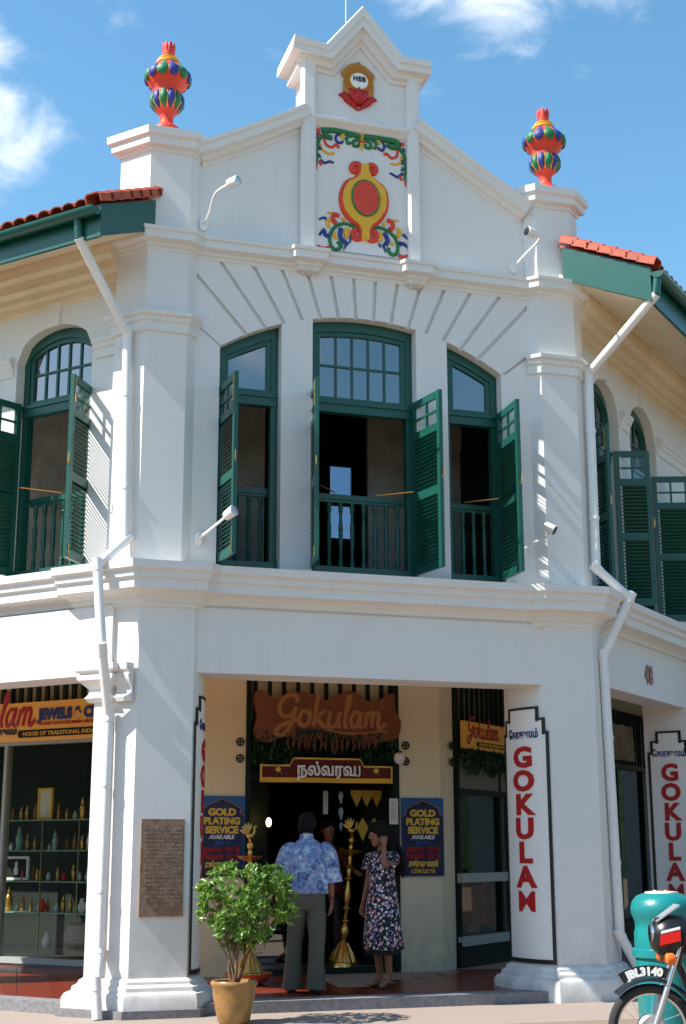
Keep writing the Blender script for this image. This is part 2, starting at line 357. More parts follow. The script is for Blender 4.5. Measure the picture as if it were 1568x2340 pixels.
# ------------------------------------------------------------------ ground
def struct(name, mb, m, **k):
    o = mb.build(name, m, **k); o['kind'] = 'structure'; return o
struct('ground', MB().add([(-900,-900,0),(900,-900,0),(900,900,0),(-900,900,0)], [(0,1,2,3)]), mat('warm_bounce_asphalt', (.25, .185, .13), .9, noise=(3, .6, (.18, .14, .10)), bump=(60, .3)))  # road out of view, brown tone chosen for dimmer, warmer bounce light
PAVE = [LW(-30, -3.0), LW(-.9, -3.0), RW(.9, -3.0), RW(30, -3.0), (20, 40), (-20, 40)]
pav = struct('pavement', MB().prism(PAVE, -.02, .002), GROUT)
SLAB = MB().add([(-.446, -.296, 0), (.446, -.296, 0), (.446, .296, 0), (-.446, .296, 0), (-.44, -.29, .012), (.44, -.29, .012), (.44, .29, .012), (-.44, .29, .012)], [(0,3,2,1),(4,5,6,7),(0,1,5,4),(1,2,6,5),(2,3,7,6),(3,0,4,7)]).mesh('paving_slab', ROAD)
for j in range(5):
    for i in range(-7, 11):
        p = Vector((i*.90+(j % 2)*.45, -.46-j*.60, 0)); l = ML.inverted() @ p; r_ = MR.inverted() @ p
        if l.y > -.5 or r_.y > -.5: continue
        place('paving_slab', SLAB, pav, T((p.x, p.y, random.uniform(-.002, .001))) @ RZ(random.uniform(-.003, .003)) @ Matrix.Rotation(random.uniform(-.002, .002), 4, 'X'))
FZ = .095
foot = [LW(-8, -.06), LW(-.02, -.06), (-2.36, -.12), (2.46, -.12), RW(.02, -.06), RW(16, -.06), (14, 16), (-9, 14)]
floor = struct('footway_floor', MB().prism(foot, 0.001, FZ-.004), GROUT)
kerb = struct('kerb', MB().sweep(foot[:6], [(.03, 0), (.03, FZ+.012), (-.24, FZ+.012), (-.24, 0)]), GRANITE)
ttile = MB().box(-.176, .176, -.176, .176, 0, .012).mesh('floor_tile', TILE)
cnt = 0
for i in range(-15, 13):
    for j in range(-2, 16):
        p = RZ(radians(-5)) @ Vector((i*.36+.1, j*.36+.1, 0))
        l = ML.inverted() @ p; r_ = MR.inverted() @ p
        if p.y < .14 or l.y < .18 or r_.y < .18: continue
        if (p.y > 2.75 and p.x > -1.2) or (l.y > 2.95 and p.x < -.5) or (r_.y > 2.3 and p.x > 0) or r_.x > 2.6 or l.x < -4.6: continue
        if cnt < 295:
            place('floor_tile', ttile, floor, T((p.x, p.y, FZ-.006)) @ RZ(radians(-5))); cnt += 1

# ------------------------------------------------------------------ the building
B = thing('corner_shophouse', 'white stuccoed two storey corner shophouse with green shutters and pointed gable', 'building')
def wall(mb, u0, u1, z0, z1, ops, v0, v1, M):
    """wall with arched openings (ua, ub, sill, arch(u)) between depths v0 (front) and v1"""
    us = {u0, u1}
    for ua, ub, zs, fn in ops:
        k = 12
        for i in range(k+1): us.add(ua+(ub-ua)*i/k)
    us = sorted(us)
    for a, b in zip(us, us[1:]):
        if b-a < 1e-6: continue
        mid = (a+b)/2; op = next((o for o in ops if o[0] < mid < o[1]), None)
        if not op: mb.add([(a,v0,z0),(b,v0,z0),(b,v0,z1),(a,v0,z1),(a,v1,z0),(b,v1,z0),(b,v1,z1),(a,v1,z1)], [(0,1,2,3),(5,4,7,6)], M)
        else:
            ta, tb = op[3](a), op[3](b)
            if op[2] > z0+1e-4: mb.add([(a,v0,z0),(b,v0,z0),(b,v0,op[2]),(a,v0,op[2]),(a,v1,z0),(b,v1,z0),(b,v1,op[2]),(a,v1,op[2])], [(0,1,2,3),(5,4,7,6),(3,2,6,7)], M)
            mb.add([(a,v0,ta),(b,v0,tb),(b,v0,z1),(a,v0,z1),(a,v1,ta),(b,v1,tb),(b,v1,z1),(a,v1,z1)], [(0,1,2,3),(5,4,7,6),(1,0,4,5)], M)
    for ua, ub, zs, fn in ops:
        for u in (ua, ub): mb.add([(u,v0,zs),(u,v1,zs),(u,v1,fn(u)),(u,v0,fn(u))], [(0,1,2,3)], M)
    mb.add([(u0,v0,z1),(u1,v0,z1),(u1,v1,z1),(u0,v1,z1)], [(0,1,2,3)], M)
    return mb

# --- ground-floor piers with their rounded inner faces
def arc_pt(t, Lt=.73, a0=50, a1=95, R=None):
    """arc-length fraction t -> (dx inward, dy back, normal angle)"""
    a = radians(a0+(a1-a0)*t); R = Lt/radians(a1-a0)
    return (R*(sin(a)-sin(radians(a0))), R*(cos(radians(a0))-cos(a)), a)
LB = (-1.82, -.10); RB = (1.97, -.10)
larc = [(LB[0]+arc_pt(i/10)[0], LB[1]+arc_pt(i/10)[1]) for i in range(11)]
rarc = [(RB[0]-arc_pt(i/10)[0], RB[1]+arc_pt(i/10)[1]) for i in range(11)]
pierL = [LW(-.45, .42), LW(-.45, 0), (-2.36, -.10)]+larc+[(-1.9, larc[-1][1]+.02)]
pierR = [(2.0, rarc[-1][1]+.02)]+rarc[::-1]+[(2.50, -.10), RW(.60, 0), RW(.60, .42)]
for poly in (pierL, pierR): MB().prism(poly, 0, 3.80).build('pier', STUCCO, B, smooth=True, ang=25)
plinth = [(-.02, 0), (.15, 0), (.15, .165), (.13, .205), (.09, .225), (.085, .26), (.05, .285), (.045, .31), (.015, .335), (-.02, .335)]
MB().sweep(pierL, plinth, closed=True).build('plinth', STUCCO, B, smooth=True, ang=30)
MB().sweep(pierR, plinth, closed=True).build('plinth', STUCCO, B, smooth=True, ang=30)
MB().sweep(pierL, [(.0, .002), (.185, .002), (.185, .075), (0, .075)], closed=True).build('plinth_base', GRANITE, B)
# capital on the left wing's pilaster, in two halves that leave room for the downpipe
capp = [(-.02, 2.86), (.03, 2.86), (.06, 2.90), (.03, 2.94), (.03, 2.99), (.06, 3.02), (.11, 3.07), (.12, 3.11), (.09, 3.13), (.14, 3.16), (.14, 3.22), (-.02, 3.22)]
MB().sweep([LW(-.47, .40), LW(-.47, -.03), LW(-.26, -.03), LW(-.26, .02)], capp).build('capital', STUCCO, B, smooth=True, ang=30)
MB().sweep([LW(-.16, .02), LW(-.16, -.012), LW(.0, -.012)], [(o*.55, z) for o, z in capp]).build('capital', STUCCO, B, smooth=True, ang=30)
MB().box(-.45, -.26, -.03, .02, .33, 3.8, ML).build('pilaster', STUCCO, B)
# second pier of each wing
p2R = [RW(3.5, .62), RW(3.5, -.0), RW(4.15, -.0), RW(4.15, .62)]
p2L = [LW(-4.1, .62), LW(-4.1, 0), LW(-3.45, 0), LW(-3.45, .62)]
p3R = [[RW(u, .62), RW(u, 0), RW(u+.65, 0), RW(u+.65, .62)] for u in (7.2, 10.9, 14.6)]
for poly in [p2R, p2L]+p3R:
    MB().prism(poly, 0, 3.80).build('pier', STUCCO, B); MB().sweep(poly, plinth, closed=True).build('plinth', STUCCO, B, smooth=True, ang=30)
# lintel beams
MB().box(-1.9, 1.97, -.045, .46, 3.16, 3.80).build('beam', STUCCO, B)
MB().box(-3.45, -.45, -.035, .42, 3.13, 3.80, ML).box(-6, -4.1, -.035, .42, 3.13, 3.80, ML).build('beam', STUCCO, B)
MB().box(.60, 3.5, .06, .42, 3.22, 3.80, MR).box(4.15, 16, .06, .42, 3.22, 3.80, MR).build('beam', STUCCO, B)
MB().prism([LW(-6, .42), LW(-.6, .42), (-1.9, .46), (1.97, .46), RW(.6, .42), RW(16, .42), RW(16, 4), (0, 7), LW(-6, 4)], 3.66, 3.72).build('footway_ceiling', CREAM, B)
# main cornice
corn = [(-.06, 3.77), (0, 3.77), (.022, 3.78), (.026, 3.815), (.06, 3.83), (.066, 3.87), (.10, 3.90), (.205, 3.925), (.205, 4.01), (.235, 4.03), (.235, 4.085), (.275, 4.11), (.28, 4.185), (0, 4.225), (-.06, 4.225)]
cpath = [LW(-6, .08), LW(-.82, .08), LW(-.74, 0), (-2.37, -.10), (-1.82, -.10), (-1.71, 0), (1.83, 0), (1.94, -.10), (2.47, -.10), RW(.66, 0), RW(.74, .08), RW(16, .08)]
MB().sweep(cpath, corn).build('cornice', STUCCO, B, smooth=True, ang=20)

# --- upper floor: piers
A_L, B_L = (-2.40, -.10), (-1.97, -.10); A_R, B_R = (2.44, -.10), (2.01, -.10)
upL = [(-1.83, .55), (-1.86, .30), (-1.86, 0), B_L, A_L, LW(-.40, 0), LW(-.40, .3), LW(-.1, .9)][::-1]
upR = [RW(.1, .9), RW(.22, .3), RW(.22, 0), A_R, B_R, (1.91, 0), (1.91, .30), (1.88, .55)][::-1]
for poly in (upL, upR): MB().prism(poly, 4.2, 8.66).build('pier', STUCCO, B)
capm = [(-.03, 8.60), (0, 8.60), (.018, 8.61), (.02, 8.64), (.075, 8.665), (.08, 8.735), (.11, 8.76), (.115, 8.84), (0, 8.88), (-.03, 8.88)]
for poly in (upL, upR):
    MB().sweep(poly, capm, closed=True).build('pier_cap', STUCCO, B, smooth=True, ang=20)
    MB().prism(poly, 8.66, 8.885).build('pier_cap', STUCCO, B)
for x, zt in ((-2.20, 8.99), (2.29, 8.96)): MB().box(x-.12, x+.12, .05, .29, 8.88, zt).build('pedestal', STUCCO, B)
band = [(-.03, 6.60), (0, 6.60), (.025, 6.61), (.028, 6.70), (.05, 6.715), (.055, 6.755), (.085, 6.77), (.09, 6.81), (0, 6.83), (-.03, 6.83)]
MB().sweep([LW(-.40, .16), LW(-.40, 0), A_L, B_L, (-1.86, 0)], band).build('moulding', STUCCO, B, smooth=True, ang=20)
MB().sweep([(1.91, 0), B_R, A_R, RW(.22, 0), RW(.22, .16)], band).build('moulding', STUCCO, B, smooth=True, ang=20)

# --- upper floor: facade with three windows under one arch of voussoirs
def bigarch(u): return 4.14+sqrt(max(0, 2.9**2-u*u))
WINS = [(-1.60, -.94), (-.60, .57), (.93, 1.57)]
ops = [(a, b, 4.22, bigarch) for a, b in WINS]
mb = MB(); wall(mb, -1.90, 1.95, 4.2, 7.75, ops, .038, .32, MF); mb.build('wall', STUCCO, B)
def front_strip(a, b):
    n = 6; mb = MB()
    for i in range(n):
        u0 = a+(b-a)*i/n; u1 = a+(b-a)*(i+1)/n
        def top(u):
            if abs(u) < 1.6: return bigarch(u)
            return 5.28+abs(u)/math.tan(radians(51.4))
        mb.add([(u0,0,4.2),(u1,0,4.2),(u1,0,top(u1)),(u0,0,top(u0)),(u0,.0385,4.2),(u1,.0385,4.2),(u1,.0385,top(u1)),(u0,.0385,top(u0))], [(0,1,2,3),(3,2,6,7)]+([(0,3,7,4)] if i == 0 else [])+([(1,5,6,2)] if i == n-1 else []))
    mb.build('wall', STUCCO, B)
for a, b in ((-1.90, -1.60), (-.94, -.60), (.57, .93), (1.57, 1.95)): front_strip(a, b)
C0 = Vector((-.015, 5.28)); ZT = 7.53; XS = 1.90
edges = [-51.4]+[3.25+6.5*k for k in range(-7, 7)]+[51.4]
edges[0] = -51.4
def rayrect(o, d):
    t = 1e9
    if d.y > 1e-6: t = min(t, (ZT-o.y)/d.y)
    if d.x > 1e-6: t = min(t, (XS+.02-o.x)/d.x)
    if d.x < -1e-6: t = min(t, (-XS-o.x)/d.x)
    return o+d*t
def rayarch(o, d):
    c = Vector((0, 4.14)); q = o-c; b = q.dot(d); t = -b+sqrt(b*b-q.dot(q)+2.9**2); return o+d*t
for a0, a1 in zip(edges, edges[1:]):
    if a1-a0 < 1: continue
    lo, hi = [], []
    def sidepts(a, sgn):
        d = Vector((sin(radians(a)), cos(radians(a)))); p = Vector((cos(radians(a)), -sin(radians(a))))*.020*sgn
        return rayarch(C0+p, d), rayrect(C0+p, d)
    sa, sb = sidepts(a0, 1), sidepts(a1, -1)
    lo.append(sa[0]); hi.append(sa[1])
    ca = [math.degrees(atan2(XS*s, ZT-5.28)) for s in (-1, 1)]
    mids = [a0+(a1-a0)*k/4 for k in (1, 2, 3)]
    ang = lambda q: math.degrees(atan2(q.x-C0.x, q.y-C0.y))
    pl, ph = ang(sa[0]), ang(sa[1]); ql, qh = ang(sb[0]), ang(sb[1])
    for k in (.25, .5, .75):
        a = pl+(ql-pl)*k; lo.append(rayarch(C0, Vector((sin(radians(a)), cos(radians(a))))))
    for c_, s in ((ca[0], -1), (ca[1], 1)):
        if ph < c_ < qh: hi.append(Vector((XS*s+(.02 if s > 0 else 0), ZT)))
    lo.append(sb[0]); hi.append(sb[1])
    poly = [tuple(p) for p in lo]+[tuple(p) for p in hi[::-1]]
    MB().prism(poly, .0405, random.uniform(-.0015, .0015), XZ).build('voussoir', STUCCO, B)

# gable base moulding, breaking forward under the two panel strips and round the piers
gb = [(-.05, 7.49), (0, 7.49), (.012, 7.50), (.014, 7.525), (.04, 7.54), (.045, 7.565), (.115, 7.59), (.115, 7.665), (.135, 7.675), (.14, 7.71), (0, 7.76), (-.05, 7.76)]
PS = [(-.75, -.58), (.485, .635)]
gpath = [LW(-.40, .16), LW(-.40, 0), A_L, B_L, (-1.86, 0), (-.80, 0), (-.77, -.075), (-.56, -.075), (-.53, 0), (.445, 0), (.475, -.075), (.65, -.075), (.68, 0), (1.91, 0), B_R, A_R, RW(.22, 0), RW(.22, .16)]
MB().sweep(gpath, gb).build('moulding', STUCCO, B, smooth=True, ang=20)
for a, b in PS:
    c = (a+b)/2; mbc = MB()
    for k in range(5):
        q = (k-2)*.026; mbc.loft([((c+q, -.055, 7.61), (.017, 0, 0), (0, .05, 0)), ((c+q, -.06, 7.56), (.018, 0, 0), (0, .06, 0)), ((c+q, -.04, 7.50), (.016, 0, 0), (0, .05, 0)), ((c+q, -.005, 7.455), (.01, 0, 0), (0, .02, 0))], 8)
    mbc.build('corbel', STUCCO, B, smooth=True)

# --- the gable
def rake(x):   # underside line of the raking coping
    if x < 0: t = (x+1.86)/(1.86-.70); return 8.76+(9.40-8.76)*(t+.10*t*(t-1)*1.2)
    t = (1.91-x)/(1.91-.60); return 8.62+(9.43-8.62)*(t+.05*t*(t-1))
lx = [-1.90+(1.90-.70)*i/6 for i in range(7)]; rx = [.60+(1.95-.60)*i/6 for i in range(7)]
gpoly = [(-1.90, 7.74), (1.95, 7.74)]+[(x, rake(x)-.02) for x in rx[::-1]]+[(x, rake(x)-.02) for x in lx[::-1]]
MB().prism(gpoly, .03, .34, XZ).build('gable', STUCCO, B)
SX0, SX1 = -.68, .60
shaft = [(SX0, 7.8), (SX1, 7.8), (SX1, 10.02), (.40, 10.02), (-.05, 10.50), (-.50, 10.02), (SX0, 10.02)]
MB().prism(shaft, .0, .43, XZ).build('gable_shaft', STUCCO, B)
rk = [(-.01, -.0), (.02, 0), (.03, .0), (.20, 0), (.20, .44), (-.01, .44)]
# raking copings: profile (out = up the slope normal, h = y)
def coping(path, name='coping'):
    prof = [(-.20, .06), (-.195, .02), (-.15, .01), (-.145, -.03), (-.105, -.05), (-.085, -.11), (-.01, -.115), (.0, -.135), (.035, -.14), (.05, -.10), (.055, .10), (.03, .40), (-.20, .40)]
    MB().sweep([(-x, z) for x, z in path][::1], prof, mp=lambda a, b, h: (-a, h, b)).build(name, STUCCO, B, smooth=True, ang=20)
coping([(x, rake(x)) for x in lx]); coping([(x, rake(x)) for x in rx])
# panel strips beside the relief, their edges chamfered
for (a, b) in PS:
    MB().prism([(a, .01), (a, -.045), (a+.03, -.075), (b-.03, -.075), (b, -.045), (b, .01)], 7.74, 10.0).build('pilaster', STUCCO, B)
MB().sweep([(-.60, 0), (.50, 0)], [(-.02, 9.24), (.01, 9.24), (.03, 9.27), (.075, 9.31), (.08, 9.345), (.0, 9.40), (-.02, 9.40)]).build('moulding', STUCCO, B)
# pediment coping
ppath = [(-.87, 10.18), (-.48, 10.13), (-.07, 10.66), (.39, 10.14), (.745, 10.14)]
cpath2 = [(-.76, 10.165), (-.48, 10.13), (-.07, 10.66), (.39, 10.14), (.67, 10.14)]
cprof = [(-.235, .02), (-.23, -.02), (-.19, -.03), (-.175, -.07), (-.14, -.085), (-.128, -.11), (-.10, -.11), (-.10, .50), (-.20, .46), (-.235, .44)]
MB().sweep([(-x, z) for x, z in cpath2], cprof, mp=lambda a, b, h: (-a, h, b)).build('coping_bed', STUCCO, B, smooth=True, ang=20)
pprof = [(-.122, -.05), (-.112, -.155), (-.04, -.16), (-.035, -.178), (.035, -.185), (.05, -.15), (.055, .24), (.04, .56), (-.04, .56), (-.10, .52), (-.122, .48)]
MB().sweep([(-x, z) for x, z in ppath], pprof, mp=lambda a, b, h: (-a, h, b)).build('coping', STUCCO, B, smooth=True, ang=20)
MB().tube([(-.12, .3, 10.6), (-.12, .3, 11.4)], .008, 6).build('lightning_rod', METAL, B)

# ------------------------------------------------------------------ windows
def arch_ell(uc, w, zs, h): return lambda u: zs+h*sqrt(max(0, 1-((u-uc)/w)**2))
balu_prof = [(.022, 0), (.022, .10), (.018, .11), (.024, .13), (.016, .15), (.013, .20), (.018, .28), (.024, .36), (.018, .41), (.024, .43), (.018, .45), (.024, .50), (.018, .58), (.013, .66), (.016, .70), (.024, .72), (.018, .74), (.022, .75), (.022, .84)]
BAL = MB().lathe(balu_prof, 8).mesh('baluster', GREEN, True)
def window(M, ua, ub, zs, fn, v, trz, cols, rows, rail=5.12):
    fw = .075; mb = MB(); n = 12
    us = [ua+(ub-ua)*i/n for i in range(n+1)]
    def ring(f_out, f_in, a, b, v0, v1):
        for i in range(n):
            u0, u1 = a+(b-a)*i/n, a+(b-a)*(i+1)/n
            P = [(u0, f_in(u0)), (u1, f_in(u1)), (u1, f_out(u1)), (u0, f_out(u0))]
            mb.add([(p[0], v0, p[1]) for p in P]+[(p[0], v1, p[1]) for p in P], [(0,1,2,3),(1,0,4,5),(2,3,7,6),(5,4,7,6)], M)
    top = lambda u: fn(u)
    ring(top, lambda u: fn(u)-.11, ua+.001, ub-.001, v, v+.10)                      # head
    for a, b in ((ua+.002, ua+fw), (ub-fw, ub-.002)):
        mb.add([(a,v+.003,zs),(b,v+.003,zs),(b,v+.003,fn(b)-.02),(a,v+.003,fn(a)-.02),(a,v+.1,zs),(b,v+.1,zs),(b,v+.1,fn(b)-.02),(a,v+.1,fn(a)-.02)], [(0,1,2,3),(4,7,6,5),(0,3,7,4),(1,5,6,2),(3,2,6,7),(0,4,5,1)], M)
    mb.box(ua+.004, ub-.004, v-.03, v+.12, zs-.015, zs+.10, M)                       # bottom rail
    mb.box(ua+.01, ub-.01, v-.012, v+.09, trz, trz+.13, M); mb.box(ua+.012, ub-.012, v-.03, v+.05, trz+.09, trz+.125, M)   # transom
    W = mb.build('window', GREEN, B)
    # inner sash of the fan light
    a, b = ua+fw, ub-fw; mb = MB(); sw = .05
    z0 = trz+.13
    def inner(u): return fn(u)-.11
    ring2 = lambda f_out, f_in, a, b, v0, v1: ring(f_out, f_in, a, b, v0, v1)
    for i in range(n):
        u0, u1 = a+(b-a)*i/n, a+(b-a)*(i+1)/n
        P = [(u0, max(z0, inner(u0)-sw)), (u1, max(z0, inner(u1)-sw)), (u1, max(z0+.01, inner(u1)+.01)), (u0, max(z0+.01, inner(u0)+.01))]
        mb.add([(p[0], v+.02, p[1]) for p in P]+[(p[0], v+.07, p[1]) for p in P], [(0,1,2,3),(1,0,4,5),(2,3,7,6),(5,4,7,6)], M)
    for p, q in ((a, a+sw), (b-sw, b)):
        mb.add([(p,v+.018,z0),(q,v+.018,z0),(q,v+.018,inner(q)),(p,v+.018,inner(p)),(p,v+.07,z0),(q,v+.07,z0),(q,v+.07,inner(q)),(p,v+.07,inner(p))], [(0,1,2,3),(4,7,6,5),(0,3,7,4),(1,5,6,2)], M)
    mb.box(a, b, v+.016, v+.07, z0-.002, z0+.045, M); mb.build('sash', GREEN, W)
    ga, gbb, gz = a+sw, b-sw, z0+.045
    def gtop(u): return inner(u)-sw
    if cols > 1:
        mb = MB()
        for i in range(1, cols):
            u = ga+(gbb-ga)*i/cols
            if gtop(u) > gz+.03: mb.add([], []); mb.box(u-.012, u+.012, v+.028, v+.062, gz-.01, gtop(u)+.012, M)
        for j in range(1, rows):
            z = gz+(gtop((ga+gbb)/2)-gz)*j/rows
            mb.box(ga-.01, gbb+.01, v+.03, v+.06, z-.012, z+.012, M)
        mb.build('glazing_bar', GREEN, W)
    ztop = gtop((ga+gbb)/2) if cols > 1 else max(gtop(ga+.01), gtop(gbb-.01))
    for i in range(cols):
        for j in range(rows):
            u0, u1 = ga+(gbb-ga)*i/cols, ga+(gbb-ga)*(i+1)/cols; zz0 = gz+(ztop-gz)*j/rows; zz1 = gz+(ztop-gz)*(j+1)/rows
            if zz0 > max(gtop(u0), gtop(u1)): continue
            t = [min(zz1, gtop(u)) if j == rows-1 or True else zz1 for u in (u0, u1)]
            t = [max(zz0+.002, q) for q in t]
            if max(t)-zz0 < .02: continue
            MB().add([(u0,v+.044,zz0),(u1,v+.044,zz0),(u1,v+.044,t[1]),(u0,v+.044,t[0]),(u0,v+.049,zz0),(u1,v+.049,zz0),(u1,v+.049,t[1]),(u0,v+.049,t[0])], [(0,1,2,3),(4,7,6,5),(0,4,5,1),(3,2,6,7),(0,3,7,4),(1,5,6,2)], M).build('pane', GLASS, W)
    # balustrade
    MB().box(ua+fw-.004, ub-fw+.004, v+.10, v+.17, rail-.055, rail, M).box(ua+fw-.004, ub-fw+.004, v+.115, v+.155, rail-.085, rail-.055, M).build('handrail', GREEN, W)
    nb = max(2, round((ub-ua-2*fw)/.135)); sc = (rail-.08-zs-.09)/.84
    for i in range(nb):
        u = ua+fw+(ub-ua-2*fw)*(i+.5)/nb
        place('baluster', BAL, W, M @ T((u, v+.135, zs+.095)) @ Matrix.Diagonal((1.15, 1.15, sc, 1)))
    return W
SLATS = {}
def shutter(M, hinge, vv, z0, z1, w, ang, side, bolt=True):
    """side=+1: hinged on the left jamb (leaf runs to +u when shut); ang = opening angle towards the street"""
    H = z1-z0; th = .042; st = .055
    a = radians(ang)
    Ms = M @ T((hinge, vv, z0)) @ RZ(-a if side > 0 else a+pi)
    # local: x 0..w from the hinge, y thickness
    zp = H*.80; zm = H*.44; mb = MB()
    mb.box(0, st, -th/2, th/2, 0, H).box(w-st, w, -th/2, th/2, 0, H)
    for p, q in ((0, .085), (zm-.045, zm+.045), (zp-.05, zp+.03), (H-.075, H)): mb.box(st-.002, w-st+.002, -th/2+.003, th/2-.003, p, q)
    mb.box(w/2-.011, w/2+.011, -.014, .014, zp, H-.06).box(st-.002, w-st+.002, -.012, .012, (zp+.03+H-.075)/2-.011, (zp+.03+H-.075)/2+.011)
    S = place('shutter', mb.mesh('shutter', GREEN), B, Ms)
    sw_ = round(w-2*st, 3); sl = (sw_, side)
    if sl not in SLATS:
        SLATS[sl] = MB().box(-.002, sw_+.002, -.029, .029, -.0035, .0035, Matrix.Rotation(radians(46*side), 4, 'X')).mesh('louvre', GREEN)
    for p, q in ((.085, zm-.045), (zm+.045, zp-.05)):
        n = round((q-p)/.044)
        for i in range(n): place('louvre', SLATS[sl], S, T((st, 0, p+(q-p)*(i+.5)/n)))
    zc = (zp+.03+H-.075)/2
    for x0, x1 in ((st, w/2-.011), (w/2+.011, w-st)):
        for a0, a1 in ((zp+.03, zc-.011), (zc+.011, H-.075)): MB().box(x0, x1, -.002, .002, a0, a1).build('pane', CLEAR, S)
    if bolt:
        ys = th/2+.004; sg = 1 if side < 0 else -1
        MB().box(w-.035, w-.022, sg*ys-.004, sg*ys+.004, H-.30, H-.03).box(w-.042, w-.015, sg*ys-.003, sg*ys+.003, H-.26, H-.24).build('bolt', BRASS, S); MB().box(w-.035, w-.022, sg*ys-.004, sg*ys+.004, .03, .14).build('bolt', BRASS, S)
        MB().tube([(w+.002, 0, H*.50), (w+.03, sg*.01, H*.51), (w+.03, sg*.012, H*.555)], .006, 6).build('handle', BRASS, S)
    return S
for k, (a, b) in enumerate(WINS):
    window(MF, a, b, 4.225, bigarch, .13, 6.0, 5 if k == 1 else 1, 2 if k == 1 else 1, 5.13)
shutter(MF, -1.575, .10, 4.27, 6.13, .60, 86, 1)
shutter(MF, -.585, .07, 4.27, 6.16, .56, 101, 1)
shutter(MF, .555, .07, 4.27, 6.16, .56, 100, -1)
shutter(MF, 1.55, .07, 4.27, 6.13, .58, 87, -1)
# brass stays
for x0, x1 in ((-.50, -.28), (.18, .52), (1.20, 1.50), (-1.45, -1.15)):
    tag_o = MB().tube([(x0, .02, 5.16), (x1, .24, 5.15)] if x1 < 0 else [(x0, .24, 5.15), (x1, .0, 5.16)], .007, 6).build('casement_stay', BRASS, B)

# wings, upper storey
wl = [(-1.84, -.78, 4.22, arch_ell(-1.31, .53, 6.62, .33)), (-3.5, -2.44, 4.22, arch_ell(-2.97, .53, 6.62, .33)), (-5.2, -4.14, 4.22, arch_ell(-4.67, .53, 6.62, .33))]
mb = MB(); wall(mb, -6, -.38, 4.2, 7.95, wl, .10, .40, ML); mb.build('wall', STUCCO, B)
wr = [(.72, 1.62, 4.22, arch_ell(1.17, .45, 6.55, .37)), (2.02, 3.02, 4.22, arch_ell(2.52, .5, 6.55, .40)), (4.5, 5.4, 4.22, arch_ell(4.95, .45, 6.55, .37)), (5.8, 6.8, 4.22, arch_ell(6.3, .5, 6.55, .40)), (7.2, 8.2, 4.22, arch_ell(7.7, .5, 6.55, .40))]
mb = MB(); wall(mb, .20, 16, 4.2, 7.95, wr, .10, .40, MR); mb.build('wall', STUCCO, B)
for o in wl[:2]: window(ML, o[0], o[1], 4.225, o[3], .22, 6.02, 5, 2, 5.13)
for o in wr: window(MR, o[0], o[1], 4.225, o[3], .22, 6.02, 3, 2, 5.13)
shutter(ML, -1.82, .17, 4.27, 6.16, .52, 100, 1); shutter(ML, -.80, .17, 4.27, 6.16, .52, 107, -1)
shutter(MR, .74, .17, 4.27, 6.16, .42, 128, 1); shutter(MR, 1.60, .17, 4.27, 6.16, .42, 120, -1)
shutter(MR, 3.0, .17, 4.27, 6.16, .47, 118, -1)
shutter(MR, 4.52, .17, 4.27, 6.16, .42, 120, 1, False)
MB().tube([(-1.6, .0, 5.17), (-1.32, .33, 5.15)], .007, 6, ML).build('casement_stay', BRASS, B)
# imposts, strips and eaves mouldings of the wings
imp = [(-.01, 6.46), (.02, 6.46), (.025, 6.55), (.045, 6.565), (.05, 6.60), (.075, 6.62), (.075, 6.66), (0, 6.69), (-.01, 6.69)]
for M_, W_, spans in ((ML, LW, [(-2.40, -1.88), (-.74, -.40)]), (MR, RW, [(1.66, 1.98), (3.06, 4.46), (5.44, 5.76), (8.3, 15.9)])):
    for a, b in spans: MB().sweep([W_(a, .10), W_(b, .10)], imp).build('impost', STUCCO, B)
    cs = [-1.31, -2.97] if M_ is ML else [1.17, 2.52, 4.95]
    for c in cs: MB().prism([(c-.065, 6.93), (c+.065, 6.93), (c+.085, 7.20), (c-.085, 7.20)], .07, .10, XZ, M_).build('keystone', STUCCO, B)
eav = [(-.02, 7.15), (.01, 7.15), (.022, 7.17), (.025, 7.25), (.07, 7.275), (.075, 7.34), (.15, 7.37), (.155, 7.47), (.22, 7.50), (.225, 7.60), (.20, 7.74), (-.02, 7.82)]
MB().sweep([LW(-6, .10), LW(-.40, .10)], eav).build('moulding', SOFFIT, B); MB().sweep([RW(.22, .10), RW(16, .10)], eav).build('moulding', SOFFIT, B)
# eaves: soffit, fascia, gutter, verge board, tiles
ROWX = .165
BAR = []
_n = 7
vsT = []
for ri, (y, k) in enumerate(((0, 1.0), (.235, .86))):
    for lay in (0, 1):
        for j in range(_n):
            q = pi*j/(_n-1); vsT.append((.088*k*cos(q)*(1 if lay == 0 else .86), y, (.060*k*sin(q))*(1 if lay == 0 else .80)+.004-(.0)))
def tl(r, lay, j): return (r*2+lay)*_n+j
fsT = []
for j in range(_n-1):
    fsT += [(tl(0,0,j), tl(0,0,j+1), tl(1,0,j+1), tl(1,0,j)), (tl(0,1,j+1), tl(0,1,j), tl(1,1,j), tl(1,1,j+1)), (tl(0,0,j+1), tl(0,0,j), tl(0,1,j), tl(0,1,j+1)), (tl(1,0,j), tl(1,0,j+1), tl(1,1,j+1), tl(1,1,j))]
ROOFT = MB().add(vsT, fsT).mesh('roof_tile', TERRA, True, 50)
VERGE = MB().prism([(-.10, 0), (-.10, .075), (-.07, .10), (.07, .10), (.10, .075), (.10, 0), (.085, 0), (.085, .07), (.06, .085), (-.06, .085), (-.085, .07), (-.085, 0)], 0, .21, lambda a, b, h: (a, h, b)).mesh('verge_tile', TERRA)
